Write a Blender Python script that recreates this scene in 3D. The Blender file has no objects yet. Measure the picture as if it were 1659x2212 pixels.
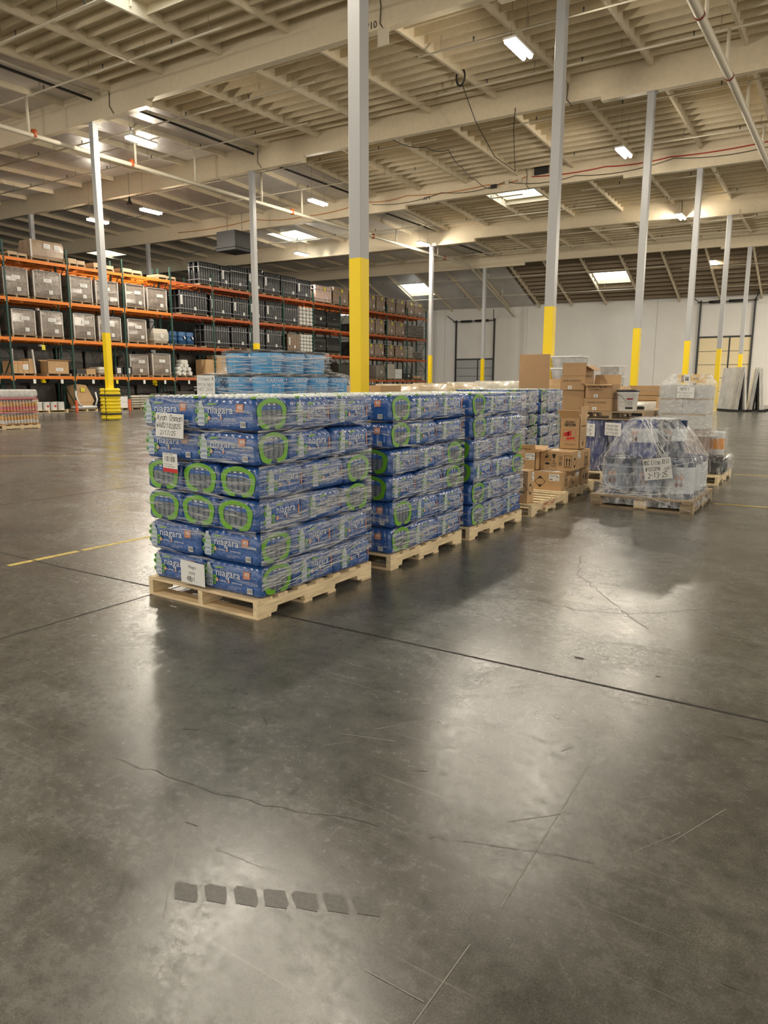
import bpy, bmesh, math, random
from mathutils import Vector, Matrix
random.seed(7)
C = bpy.context.scene.collection
S = bpy.context.scene
PI = math.pi

# ------------------------------------------------------------------ camera, world, exposure
CAM_H = 1.44
cam = bpy.data.cameras.new('camera')
cam.sensor_fit = 'HORIZONTAL'
cam.sensor_width = 36.0
cam.lens = 36.0 * 1551.0 / 1659.0
cam.clip_start = 0.05
cam.clip_end = 300
camo = bpy.data.objects.new('camera', cam)
C.objects.link(camo)
_r, _f, _u = (0.8336, 0.55235, 0.00254), (-0.54346, 0.82099, -0.17501), (-0.09875, 0.14451, 0.98456)
camo.matrix_world = Matrix(((_r[0], _u[0], -_f[0], 0), (_r[1], _u[1], -_f[1], 0), (_r[2], _u[2], -_f[2], CAM_H), (0, 0, 0, 1)))
S.camera = camo
S.view_settings.view_transform = 'Standard'
S.view_settings.look = 'None'
S.view_settings.exposure = 0.45
S.view_settings.gamma = 1.0
S.view_settings.use_curve_mapping = False
W = bpy.data.worlds.new('world')
S.world = W
W.use_nodes = True
W.node_tree.nodes['Background'].inputs[0].default_value = (1.0, 0.93, 0.82, 1)
W.node_tree.nodes['Background'].inputs[1].default_value = 1.10
S.cycles.max_bounces = 6
S.cycles.diffuse_bounces = 3
S.cycles.glossy_bounces = 3
S.cycles.transparent_max_bounces = 12
S.cycles.caustics_reflective = False
S.cycles.caustics_refractive = False
S.cycles.sample_clamp_indirect = 4.0
S.cycles.use_denoising = True
LAMP_DOWN, LAMP_SIDE = 330.0, 270.0
LAMP_COL = (1.0, 0.90, 0.74)

# ------------------------------------------------------------------ materials
MATS = {}
def mat(name, col, rough=0.5, metal=0.0, spec=0.5, noise=None, bump=None, coat=0.0, emit=0.0, ecol=None, alpha=1.0, stretch=None, sampling=True):
    if name in MATS:
        return MATS[name]
    m = bpy.data.materials.new(name)
    m.use_nodes = True
    nt = m.node_tree
    b = nt.nodes['Principled BSDF']
    b.inputs['Base Color'].default_value = (*col, 1)
    b.inputs['Roughness'].default_value = rough
    b.inputs['Metallic'].default_value = metal
    b.inputs['Specular IOR Level'].default_value = spec
    b.inputs['Coat Weight'].default_value = coat
    b.inputs['Coat Roughness'].default_value = 0.12
    if alpha < 1:
        b.inputs['Alpha'].default_value = alpha
    if emit:
        b.inputs['Emission Color'].default_value = (*(ecol or col), 1)
        b.inputs['Emission Strength'].default_value = emit
        if not sampling:
            m.cycles.emission_sampling = 'NONE'
    if noise or bump:
        tc = nt.nodes.new('ShaderNodeTexCoord')
        mp = nt.nodes.new('ShaderNodeMapping')
        nt.links.new(tc.outputs['Object'], mp.inputs[0])
        if stretch:
            mp.inputs['Scale'].default_value = stretch
    if noise:
        sc, amt = noise
        n = nt.nodes.new('ShaderNodeTexNoise')
        n.inputs['Scale'].default_value = sc
        n.inputs['Detail'].default_value = 6
        n.inputs['Roughness'].default_value = 0.65
        nt.links.new(mp.outputs[0], n.inputs['Vector'])
        r = nt.nodes.new('ShaderNodeValToRGB')
        r.color_ramp.elements[0].position = 0.3
        r.color_ramp.elements[1].position = 0.7
        r.color_ramp.elements[0].color = (*[c * (1 - amt) for c in col], 1)
        r.color_ramp.elements[1].color = (*[min(1, c * (1 + amt)) for c in col], 1)
        nt.links.new(n.outputs[0], r.inputs[0])
        nt.links.new(r.outputs[0], b.inputs['Base Color'])
    if bump:
        sc, st = bump
        n = nt.nodes.new('ShaderNodeTexNoise')
        n.inputs['Scale'].default_value = sc
        n.inputs['Detail'].default_value = 3
        nt.links.new(mp.outputs[0], n.inputs['Vector'])
        bp = nt.nodes.new('ShaderNodeBump')
        bp.inputs['Strength'].default_value = st
        bp.inputs['Distance'].default_value = 0.02
        nt.links.new(n.outputs[0], bp.inputs['Height'])
        nt.links.new(bp.outputs[0], b.inputs['Normal'])
    MATS[name] = m
    return m

def film_mat(name, col=(0.9, 0.92, 0.95), lo=0.06, hi=0.75, scale=(3, 3, 14), p0=0.42, p1=0.72, rot=(0.3, 0.25, 0.2), nscale=2.5):
    """Clear plastic stretch film: see-through, with milky streaks where folds gather and a glossy skin."""
    m = bpy.data.materials.new(name)
    m.use_nodes = True
    nt = m.node_tree
    nt.nodes.clear()
    N = nt.nodes.new
    out = N('ShaderNodeOutputMaterial')
    mix = N('ShaderNodeMixShader')
    tr = N('ShaderNodeBsdfTransparent')
    pr = N('ShaderNodeBsdfPrincipled')
    pr.inputs['Base Color'].default_value = (*col, 1)
    pr.inputs['Roughness'].default_value = 0.18
    pr.inputs['Specular IOR Level'].default_value = 0.8
    tc = N('ShaderNodeTexCoord')
    mp = N('ShaderNodeMapping')
    mp.inputs['Scale'].default_value = scale
    mp.inputs['Rotation'].default_value = rot
    nz = N('ShaderNodeTexNoise')
    nz.inputs['Scale'].default_value = nscale
    nz.inputs['Detail'].default_value = 5
    nz.inputs['Roughness'].default_value = 0.6
    nz.inputs['Distortion'].default_value = 0.6
    rp = N('ShaderNodeValToRGB')
    rp.color_ramp.elements[0].position = p0
    rp.color_ramp.elements[1].position = p1
    rp.color_ramp.elements[0].color = (lo, lo, lo, 1)
    rp.color_ramp.elements[1].color = (hi, hi, hi, 1)
    bp = N('ShaderNodeBump')
    bp.inputs['Strength'].default_value = 0.9
    bp.inputs['Distance'].default_value = 0.02
    L = nt.links.new
    L(tc.outputs['Object'], mp.inputs[0]); L(mp.outputs[0], nz.inputs['Vector']); L(nz.outputs[0], rp.inputs[0])
    L(rp.outputs[0], mix.inputs[0]); L(tr.outputs[0], mix.inputs[1]); L(pr.outputs[0], mix.inputs[2])
    L(nz.outputs[0], bp.inputs['Height']); L(bp.outputs[0], pr.inputs['Normal']); L(mix.outputs[0], out.inputs[0])
    MATS[name] = m
    return m

def floor_mat():
    m = bpy.data.materials.new('polished_concrete')
    m.use_nodes = True
    nt = m.node_tree
    b = nt.nodes['Principled BSDF']
    N = nt.nodes.new
    L = nt.links.new
    tc = N('ShaderNodeTexCoord')
    def noise(scale, detail=6, rough=0.6, st=(1, 1, 1), rot=0.0, dist=0.0):
        mp = N('ShaderNodeMapping'); mp.inputs['Scale'].default_value = st; mp.inputs['Rotation'].default_value = (0, 0, rot)
        n = N('ShaderNodeTexNoise'); n.inputs['Scale'].default_value = scale; n.inputs['Detail'].default_value = detail
        n.inputs['Roughness'].default_value = rough; n.inputs['Distortion'].default_value = dist
        L(tc.outputs['Object'], mp.inputs[0]); L(mp.outputs[0], n.inputs['Vector'])
        return n.outputs[0]
    def ramp(src, a, b_, c0, c1):
        r = N('ShaderNodeValToRGB')
        r.color_ramp.elements[0].position = a; r.color_ramp.elements[1].position = b_
        r.color_ramp.elements[0].color = (*c0, 1); r.color_ramp.elements[1].color = (*c1, 1)
        L(src, r.inputs[0])
        return r.outputs[0]
    def mixc(fac, a, b_, mode='MIX'):
        x = N('ShaderNodeMix'); x.data_type = 'RGBA'; x.blend_type = mode
        if isinstance(fac, float): x.inputs[0].default_value = fac
        else: L(fac, x.inputs[0])
        L(a, x.inputs[6])
        if isinstance(b_, tuple): x.inputs[7].default_value = (*b_, 1)
        else: L(b_, x.inputs[7])
        return x.outputs[2]
    base = ramp(noise(0.35, 8, 0.62, dist=0.5), 0.32, 0.68, (0.064, 0.065, 0.059), (0.132, 0.132, 0.119))
    fine = ramp(noise(6.5, 12, 0.8), 0.36, 0.64, (0.62, 0.62, 0.61), (1.34, 1.33, 1.31))
    grain = ramp(noise(160.0, 4, 0.7), 0.35, 0.7, (0.66, 0.66, 0.66), (1.42, 1.42, 1.42))
    col = mixc(1.0, base, fine, 'MULTIPLY')
    col = mixc(1.0, col, grain, 'MULTIPLY')
    # long faint scuffs in three directions, pale; and short dark ones
    for k, (rot, st, sc, p) in enumerate(((0.4, (0.5, 26, 1), 1.6, 0.66), (1.5, (0.6, 32, 1), 1.5, 0.67), (-0.75, (0.8, 40, 1), 1.4, 0.68))):
        s = ramp(noise(sc, 3, 0.55, st, rot), p, p + 0.05, (0, 0, 0), (0.35, 0.35, 0.35))
        col = mixc(s, col, (0.26, 0.255, 0.235))
    s = ramp(noise(2.6, 3, 0.6, (1.4, 30, 1), 0.15), 0.70, 0.73, (0, 0, 0), (0.8, 0.8, 0.8))
    col = mixc(s, col, (0.035, 0.034, 0.032))
    L(col, b.inputs['Base Color'])
    rg = ramp(noise(1.1, 9, 0.7, (1, 1.6, 1), 0.3, 0.8), 0.3, 0.7, (0.14, 0.14, 0.14), (0.30, 0.30, 0.30))
    rs = ramp(noise(24.0, 8, 0.8), 0.40, 0.66, (0.85, 0.85, 0.85), (1.45, 1.45, 1.45))
    L(mixc(1.0, rg, rs, 'MULTIPLY'), b.inputs['Roughness'])
    b.inputs['Specular IOR Level'].default_value = 0.72
    bp = N('ShaderNodeBump'); bp.inputs['Strength'].default_value = 0.09; bp.inputs['Distance'].default_value = 0.01
    L(noise(55.0, 9, 0.8), bp.inputs['Height']); L(bp.outputs[0], b.inputs['Normal'])
    return m

M_FLOOR = floor_mat()
M_JOINT = mat('joint_dark', (0.02, 0.019, 0.018), 0.8)
M_CRACK = mat('crack_dark', (0.05, 0.049, 0.046), 0.7)
M_TREAD = mat('tyre_smudge', (0.088, 0.088, 0.081), 0.42, noise=(70, 0.5))
M_SCRATCH = mat('pale_scratch', (0.30, 0.29, 0.27), 0.6)
M_YLINE = mat('worn_yellow_paint', (0.55, 0.42, 0.09), 0.55, noise=(18, 0.45))
M_CREAM = mat('cream_paint', (0.75, 0.65, 0.475), 0.6, noise=(6, 0.05))
M_DECK = mat('cream_deck', (0.76, 0.655, 0.47), 0.7, noise=(5, 0.06))
M_FOIL = mat('roof_foil', (0.62, 0.60, 0.57), 0.35, metal=0.25, noise=(0.9, 0.12), bump=(2.2, 0.9))
M_WALL = mat('white_wall', (0.82, 0.80, 0.76), 0.7, noise=(0.8, 0.03))
M_WALLD = mat('grey_wall', (0.30, 0.30, 0.29), 0.8)
M_GREY = mat('grey_steel_paint', (0.44, 0.445, 0.45), 0.38)
M_YELLOW = mat('safety_yellow', (1.0, 0.72, 0.0), 0.35)
M_GUARD = mat('guard_yellow', (0.88, 0.66, 0.01), 0.4)
M_BLACK = mat('black_plastic', (0.015, 0.015, 0.016), 0.45)
M_DARKM = mat('dark_metal', (0.05, 0.052, 0.055), 0.5, metal=0.3)
M_HEATER = mat('heater_grey', (0.05, 0.05, 0.052), 0.5)
M_ORANGE = mat('rack_orange', (0.80, 0.22, 0.02), 0.45)
M_RUST = mat('rack_red_orange', (0.52, 0.11, 0.03), 0.5)
M_GREEN = mat('rack_green', (0.025, 0.075, 0.06), 0.5)
M_WOOD = mat('pallet_pine', (0.78, 0.60, 0.37), 0.65, noise=(3.0, 0.30), stretch=(1.5, 14, 14))
M_WOODX = mat('pallet_pine_fresh', (0.82, 0.64, 0.40), 0.62, noise=(3.0, 0.28), stretch=(14, 1.5, 14))
M_WOODOLD = mat('pallet_old', (0.36, 0.27, 0.17), 0.75, noise=(3.0, 0.3), stretch=(2, 9, 9))
M_KRAFT = mat('kraft_carton', (0.54, 0.35, 0.18), 0.7, noise=(4, 0.06))
M_KRAFTIN = mat('kraft_inside', (0.30, 0.19, 0.10), 0.8)
M_WHITE = mat('white_paper', (0.82, 0.82, 0.80), 0.6)
M_INK = mat('black_ink', (0.012, 0.012, 0.014), 0.6)
M_INKG = mat('grey_ink', (0.22, 0.22, 0.22), 0.6)
M_RED = mat('red_print', (0.62, 0.03, 0.03), 0.5)
M_PIPE = mat('white_pipe', (0.66, 0.60, 0.47), 0.45)
M_STEEL = mat('rod_steel', (0.25, 0.22, 0.18), 0.5, metal=0.5)
M_TUBE = mat('lamp_tube', (1, 0.95, 0.86), 0.5, emit=26.0, ecol=(1, 0.93, 0.8), sampling=False)
M_FIXT = mat('lamp_housing', (0.75, 0.73, 0.68), 0.5)
M_SKY = mat('skylight_dome', (0.9, 0.95, 1.0), 0.5, emit=3.2, ecol=(0.86, 0.95, 1.0))
M_BLUEF = mat('blue_printed_film', (0.025, 0.10, 0.34), 0.2, noise=(7, 0.12), bump=(42, 0.45), coat=0.8)
M_CLEAR = mat('clear_bottles', (0.11, 0.135, 0.155), 0.12, noise=(22, 0.5), stretch=(3, 3, 1), bump=(60, 0.5), coat=0.6)
M_CAPW = mat('cap_white', (0.75, 0.78, 0.80), 0.25, coat=0.5)
M_GREENP = mat('green_print', (0.15, 0.42, 0.015), 0.28, noise=(10, 0.15), coat=0.4)
M_LIME = mat('lime_print', (0.26, 0.50, 0.08), 0.35)
M_WPRINT = mat('white_print', (0.80, 0.83, 0.88), 0.35)
M_BOTTLEP = mat('pale_bottle_print', (0.55, 0.62, 0.66), 0.35)
M_DKBLUE = mat('dark_blue_print', (0.01, 0.03, 0.12), 0.3)
M_MIDBLUE = mat('bottle_label_blue', (0.03, 0.12, 0.42), 0.25)
M_BADGE = mat('orange_badge', (0.66, 0.23, 0.09), 0.4)
M_PEACH = mat('peach_print', (0.70, 0.42, 0.30), 0.4)
M_SILVER = mat('bottle_glint', (0.36, 0.40, 0.43), 0.2)
F_STREAK = film_mat('stretch_film_streaks', lo=0.03, hi=0.68, scale=(2, 2, 34), p0=0.45, p1=0.72, rot=(0.22, 0.05, 0))
F_CLEAR = film_mat('stretch_film_clear', lo=0.06, hi=0.60, scale=(11, 11, 2.2), p0=0.48, p1=0.74, rot=(0.25, 0.45, 0.2))
F_HAZY = film_mat('stretch_film_hazy', lo=0.14, hi=0.60, scale=(4, 4, 6), p0=0.42, p1=0.74, rot=(.5, .6, .3), nscale=3.0)
F_TENT = film_mat('stretch_film_tent', lo=0.12, hi=0.66, scale=(7, 7, 3.2), p0=0.42, p1=0.78, rot=(0.3, 0.5, 0.2))
F_ROPE = mat('film_rope', (0.72, 0.74, 0.76), 0.2, coat=0.5)

# ------------------------------------------------------------------ mesh helpers
def V(*a): return Vector(a)
class MB:
    """Collects shapes in one mesh: boxes, tubes, lathes, polygons. build() links it as ONE object."""
    def __init__(s): s.v = []; s.f = []; s.mi = []; s.m = 0; s.sm = []; s.smooth = False
    def face(s, idx): s.f.append(tuple(idx)); s.mi.append(s.m); s.sm.append(s.smooth)
    def add(s, pts): b = len(s.v); s.v += [tuple(p) for p in pts]; return b
    def box(s, x0, x1, y0, y1, z0, z1, T=None):
        p = [(x0, y0, z0), (x1, y0, z0), (x1, y1, z0), (x0, y1, z0), (x0, y0, z1), (x1, y0, z1), (x1, y1, z1), (x0, y1, z1)]
        if T: p = [T @ Vector(q) for q in p]
        b = s.add(p)
        for q in ((0, 3, 2, 1), (4, 5, 6, 7), (0, 1, 5, 4), (1, 2, 6, 5), (2, 3, 7, 6), (3, 0, 4, 7)): s.face([b + i for i in q])
    def bar(s, p, q, w, h=None):
        p, q = Vector(p), Vector(q); d = (q - p); L = d.length; d.normalize()
        up = V(0, 0, 1) if abs(d.z) < 0.95 else V(0, 1, 0)
        x = d.cross(up).normalized(); z = x.cross(d)
        T = Matrix((x, d, z)).transposed().to_4x4(); T.translation = p
        h = h or w
        s.box(-w / 2, w / 2, 0, L, -h / 2, h / 2, T)
    def tube(s, path, r, n=8, cap=True, rr=None):
        P = [Vector(p) for p in path]; rings = []
        old = s.smooth; s.smooth = True
        ref = None
        for i, p in enumerate(P):
            t = (P[min(i + 1, len(P) - 1)] - P[max(i - 1, 0)])
            if t.length < 1e-9: t = V(0, 0, 1)
            t.normalize()
            if ref is None: ref = V(0, 0, 1) if abs(t.z) < 0.9 else V(1, 0, 0)
            a = t.cross(ref).normalized(); ref = a.cross(t)
            R = rr[i] if rr else r
            rings.append(s.add([p + (a * math.cos(2 * PI * k / n) + ref * math.sin(2 * PI * k / n)) * R for k in range(n)]))
        for i in range(len(P) - 1):
            for k in range(n):
                k2 = (k + 1) % n
                s.face((rings[i] + k, rings[i] + k2, rings[i + 1] + k2, rings[i + 1] + k))
        s.smooth = old
        if cap:
            s.face([rings[0] + k for k in range(n)][::-1]); s.face([rings[-1] + k for k in range(n)])
    def lathe(s, prof, c=(0, 0, 0), n=20, caps=True):
        old = s.smooth; s.smooth = True
        R = []
        for r, z in prof:
            R.append(s.add([(c[0] + r * math.cos(2 * PI * k / n), c[1] + r * math.sin(2 * PI * k / n), c[2] + z) for k in range(n)]))
        for i in range(len(R) - 1):
            for k in range(n):
                k2 = (k + 1) % n
                s.face((R[i] + k, R[i] + k2, R[i + 1] + k2, R[i + 1] + k))
        s.smooth = old
        if caps:
            s.face([R[0] + k for k in range(n)][::-1]); s.face([R[-1] + k for k in range(n)])
    def rings(s, R, closed=True, cap=True):
        old = s.smooth; s.smooth = True
        B = [s.add(r) for r in R]; n = len(R[0])
        for i in range(len(R) - 1):
            for k in range(n if closed else n - 1):
                k2 = (k + 1) % n
                s.face((B[i] + k, B[i] + k2, B[i + 1] + k2, B[i + 1] + k))
        s.smooth = old
        if cap:
            s.face([B[0] + k for k in range(n)][::-1]); s.face([B[-1] + k for k in range(n)])
    def poly(s, pts): b = s.add(pts); s.face(range(b, b + len(pts)))
    def mesh(s, name, mats):
        me = bpy.data.meshes.new(name)
        me.from_pydata(s.v, [], s.f)
        for m in (mats if isinstance(mats, (list, tuple)) else [mats]): me.materials.append(m)
        me.polygons.foreach_set('material_index', s.mi)
        me.polygons.foreach_set('use_smooth', s.sm)
        me.update()
        return me
    def build(s, name, mats, parent=None, loc=None, rot=None, bevel=0):
        o = link(name, s.mesh(name, mats), parent, loc, rot)
        if bevel:
            b = o.modifiers.new('bevel', 'BEVEL'); b.width = bevel; b.segments = 2; b.limit_method = 'ANGLE'
        return o

def link(name, me, parent=None, loc=None, rot=None):
    o = bpy.data.objects.new(name, me)
    C.objects.link(o)
    if parent: o.parent = parent
    if loc is not None: o.location = loc
    if rot is not None: o.rotation_euler = rot
    return o
def tag(o, label=None, cat=None, group=None, kind=None):
    if label: o['label'] = label
    if cat: o['category'] = cat
    if group: o['group'] = group
    if kind: o['kind'] = kind
    return o
def empty(name, loc, label, cat, group=None, rz=0.0):
    return tag(link(name, None, None, loc, (0, 0, rz)), label, cat, group)
def dup(o, loc=None, rz=None, label=None, group=None, scale=None):
    """A copy of a thing with its parts and their sub-parts; mesh data is shared."""
    def rec(a, par):
        c = a.copy(); C.objects.link(c)
        if par: c.parent = par
        for ch in a.children: rec(ch, c)
        return c
    c = rec(o, None)
    if loc is not None: c.location = loc
    if rz is not None: c.rotation_euler = (0, 0, rz)
    if label: c['label'] = label
    if group: c['group'] = group
    if scale: c.scale = scale
    return c

# ------------------------------------------------------------------ flat printing: letters, marker writing, labels
_TXT = {}
def text_geo(s):
    if s not in _TXT:
        cu = bpy.data.curves.new('t', 'FONT'); cu.body = s; cu.size = 1.0; cu.resolution_u = 2
        o = bpy.data.objects.new('t', cu)
        me = bpy.data.meshes.new_from_object(o)
        vs = [(v.co.x, v.co.y) for v in me.vertices]
        fs = [tuple(p.vertices) if p.normal.z >= 0 else tuple(p.vertices)[::-1] for p in me.polygons]
        bpy.data.objects.remove(o); bpy.data.curves.remove(cu); bpy.data.meshes.remove(me)
        w = max([v[0] for v in vs] or [0])
        _TXT[s] = (vs, fs, w)
    return _TXT[s]
STROKE = {'A': '02 28 42|14 34', 'C': '47 28 05 22 43', 'H': '02 08|05 45|42 48', 'D': '02 08 28 46 44 22 02', 'E': '48 08 02 42|05 35', 'I': '22 28', 'L': '08 02 42', 'M': '02 08 24 48 42', 'N': '02 08 42 48',
 'S': '47 18 06 35 43 22 03', 'T': '08 48|28 22', 'W': '08 12 25 32 48', 'X': '02 48|08 42', 'R': '02 08 38 46 05|25 42', 'O': '18 06 04 12 32 44 46 38 18', 'P': '02 08 38 46 05',
 'a': '46 16 04 12 42|46 42', 'd': '48 42|46 16 03 22 43', 'e': '04 44 36 16 03 12 42', 'f': '38 28 22|16 36', 'g': '46 16 04 13 44|46 40 10', 'i': '26 22|28 27', 'l': '28 22',
 'm': '02 06 26 22|26 46 42', 'n': '02 06 36 42', 'o': '16 04 12 32 44 36 16', 'p': '00 06 36 44 32 02', 'q': '46 16 04 12 43|46 40', 'r': '02 06|05 36', 's': '46 16 05 44 42 02',
 't': '28 22 32|16 36', 'u': '06 03 22 43|46 42', 'v': '06 22 46', 'w': '06 12 25 32 46', 'y': '06 24|46 10', 'h': '08 02|05 36 42', 'c': '46 16 04 12 42', 'b': '08 02 32 44 36 06',
 '0': '18 05 12 32 45 38 18', 'Q': '18 05 12 32 45 38 18|02 48', '1': '17 28 22', '2': '07 28 46 02 42', '3': '08 38 46 25 44 32 02', '4': '38 04 44|38 32', '5': '48 08 05 35 43 22 02',
 '6': '38 05 03 22 43 25 04', '7': '08 48 12', '8': '28 07 43 22 03 47 28', '9': '45 15 07 28 47 42', '/': '02 48', '-': '15 35', '#': '12 28|22 38|04 44|06 46', '=': '04 44|06 46', '.': '22 32',
 '*': '02 28 42 06 46 02'}
class Dec:
    """Flat print on a plane: origin o, unit axes u (right) and v (up); later marks lie a hair further out."""
    def __init__(s, o, u, v, off=0.0015, step=0.0006):
        s.o, s.u, s.v = Vector(o), Vector(u).normalized(), Vector(v).normalized()
        s.n = s.u.cross(s.v); s.off = off; s.step = step; s.mb = MB(); s.mats = []
    def _m(s, m):
        if m not in s.mats: s.mats.append(m)
        s.mb.m = s.mats.index(m)
    def P(s, x, y): return s.o + s.u * x + s.v * y + s.n * s.off
    def up(s): s.off += s.step; return s
    def poly(s, pts, m): s._m(m); s.mb.poly([s.P(*p) for p in pts]); return s
    def rect(s, x, y, w, h, m): return s.poly([(x, y), (x + w, y), (x + w, y + h), (x, y + h)], m)
    def disc(s, x, y, r, m, n=14, ry=None): return s.poly([(x + r * math.cos(2 * PI * k / n), y + (ry or r) * math.sin(2 * PI * k / n)) for k in range(n)], m)
    def line(s, pts, w, m):
        s._m(m)
        for (x0, y0), (x1, y1) in zip(pts, pts[1:]):
            dx, dy = x1 - x0, y1 - y0; L = math.hypot(dx, dy) or 1
            ex, ey = dx / L * w / 2, dy / L * w / 2
            a, b = -ey, ex
            s.mb.poly([s.P(x0 - ex - a, y0 - ey - b), s.P(x1 + ex - a, y1 + ey - b), s.P(x1 + ex + a, y1 + ey + b), s.P(x0 - ex + a, y0 - ey + b)])
        return s
    def frame(s, x, y, w, h, t, m): return s.line([(x, y), (x + w, y), (x + w, y + h), (x, y + h), (x, y)], t, m)
    def ring(s, pts, k, m):
        s._m(m)
        for a, b in zip(pts, pts[1:]):
            s.mb.poly([s.P(*a), s.P(*b), s.P(*k(b)), s.P(*k(a))])
        return s
    def text(s, t, x, y, size, m, w=None, align='l', bold=0.0):
        vs, fs, tw = text_geo(t); s._m(m)
        sx = size if w is None else w / max(tw, 1e-6)
        x0 = x - (tw * sx / 2 if align == 'c' else 0)
        for dx in ((0, bold) if bold else (0,)):
            b = s.mb.add([s.P(x0 + vx * sx + dx * size, y + vy * size) for vx, vy in vs])
            for f in fs: s.mb.face([b + i for i in f])
            if bold: s.off += s.step * 0.3
        return s
    def hand(s, t, x, y, h, w, m, pen=None, slant=0.12, rnd=None):
        rnd = rnd or random.Random(len(t) * 7 + int(x * 1000))
        pen = pen or h * 0.10
        cw = w / max(len(t), 1)
        for i, ch in enumerate(t):
            if ch == ' ' or ch not in STROKE: continue
            jy = rnd.uniform(-0.06, 0.06) * h
            for st in STROKE[ch].split('|'):
                pts = [(int(q[0]) / 4.0, (int(q[1]) - 2) / 6.0) for q in st.split()]
                s.line([(x + i * cw + px * cw * 0.78 + py * h * slant, y + py * h + jy) for px, py in pts], pen, m)
        return s
    def build(s, name, parent=None, **k): return s.mb.build(name, s.mats, parent, **k)
    def mesh(s, name): return s.mb.mesh(name, s.mats)
def barcode(d, x, y, w, h, seed=1):
    r = random.Random(seed); d.rect(x, y, w, h, M_WHITE).up(); p = x + w * 0.08
    while p < x + w * 0.9:
        b = w * r.choice((0.02, 0.03, 0.05)); d.rect(p, y + h * 0.15, b, h * 0.72, M_INK); p += b + w * r.choice((0.03, 0.04, 0.06))
    return d

# ------------------------------------------------------------------ the building
YB = [9.73, 18.13, 26.58, 35.2, 43.6, 51.75]          # girder lines
XA, XB, XC = -6.93, -25.1, -43.4                       # post rows
YW = 60.0                                              # end wall
XL, XR = -61.0, 16.0
FOIL_X = -24.3
def zp(x, y):
    """Underside of the purlins."""
    z = 12.02 - 0.0155 * (x + 20.9)
    z += 0.028 * (y - 26.58) if y < 26.58 else -0.044 * (min(y, 51.75) - 26.58)
    if y > 51.75: z -= 0.376 * (y - 51.75)
    return z

fl = MB()
fl.box(XL, XR + 14, -16, YW + 0.5, -0.2, 0.0)
fl.m = 1
def gstrip(pts, w, z=0.0012):
    for (x0, y0), (x1, y1) in zip(pts, pts[1:]):
        dx, dy = x1 - x0, y1 - y0; L = math.hypot(dx, dy); a, b = -dy / L * w / 2, dx / L * w / 2
        fl.poly([(x0 - a, y0 - b, z), (x1 - a, y1 - b, z), (x1 + a, y1 + b, z), (x0 + a, y0 + b, z)])
sl = 0.0266
for k in range(-3, 10):
    y0 = 3.354 + 6.2 * k
    gstrip([(XL, y0 + 0.0), (-5.2, y0 - 0.14 if k == 0 else y0)], 0.012)
    gstrip([(-5.2, y0 - 0.14 if k == 0 else y0), (-0.21, y0)], 0.016)
    gstrip([(-0.21, y0), (XR, y0)], 0.016)
for k in range(-4, 14):
    gstrip([(-3.995 - 4.55 * k, -15), (-3.995 - 4.55 * k, YW)], 0.011)
fl.m = 2
rnd = random.Random(3)
def crack(pts, w=0.004):
    out = []
    for (x0, y0), (x1, y1) in zip(pts, pts[1:]):
        n = max(2, int(math.hypot(x1 - x0, y1 - y0) / 0.06))
        for i in range(n):
            t = i / n; out.append((x0 + (x1 - x0) * t + rnd.uniform(-.014, .014), y0 + (y1 - y0) * t + rnd.uniform(-.014, .014)))
    out.append(pts[-1]); gstrip(out, w)
crack([(-2.3, 1.58), (-1.95, 1.62), (-1.73, 1.64), (-1.36, 1.75), (-1.2, 1.79)], 0.0018); crack([(-1.03, 1.82), (-0.99, 1.86), (-0.72, 1.96), (-0.55, 2.0)], 0.0018)
crack([(-2.1, 4.35), (-1.71, 4.5), (-1.45, 4.42), (-1.1, 4.55), (-0.75, 4.9)], 0.0035)
crack([(-1.9, 5.9), (-1.71, 5.3), (-1.45, 4.95), (-1.15, 4.55), (-0.95, 4.3)], 0.0035)
for i in range(46):
    x, y, a, L = rnd.uniform(-3.2, 0.6), rnd.uniform(1.1, 5.5), rnd.choice((0.5, 0.8, 2.5)) + rnd.uniform(-.4, .4), rnd.uniform(.02, .10)
    gstrip([(x, y), (x + L * math.cos(a), y + L * math.sin(a))], rnd.uniform(.0010, .0028))
for x, y, r_ in ((-1.14, 3.62, .018), (-0.73, 3.6, .007), (-2.3, 2.3, .006)):
    fl.poly([(x + r_ * 1.6 * math.cos(k), y + r_ * .8 * math.sin(k), 0.0012) for k in [i * PI / 5 for i in range(10)]])
fl.m = 3
for i in range(7):                                     # tyre tread print near the camera
    cx, cy = -1.490 + 0.0775 * i, 1.226 + 0.040 * i
    q = [(-.44, -.46), (.38, -.5), (.48, -.2), (.46, .46), (-.34, .5), (-.5, .3)]
    fl.poly([(cx + a * .066 - b_ * .058 + rnd.uniform(-.003, .003), cy + a * .030 + b_ * .052 + rnd.uniform(-.003, .003), 0.0010) for a, b_ in q])
fl.m = 4
for i in range(60):
    x, y, a, L = rnd.uniform(-3.6, 0.7), rnd.uniform(1.0, 7), rnd.choice((0.9, 1.05, 2.4, 0.2)) + rnd.uniform(-.2, .2), rnd.uniform(.05, .32)
    gstrip([(x, y), (x + L * math.cos(a), y + L * math.sin(a))], rnd.uniform(.0012, .003), 0.0008)
gstrip([(-0.75, 2.61), (-0.71, 1.67)], 0.0035); gstrip([(-0.72, 1.5), (-0.72, 1.12)], 0.003); gstrip([(-0.90, 1.28), (-0.73, 1.28)], 0.003); gstrip([(-0.86, 2.05), (-0.70, 2.22)], 0.0025)
fl.m = 5
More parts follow.
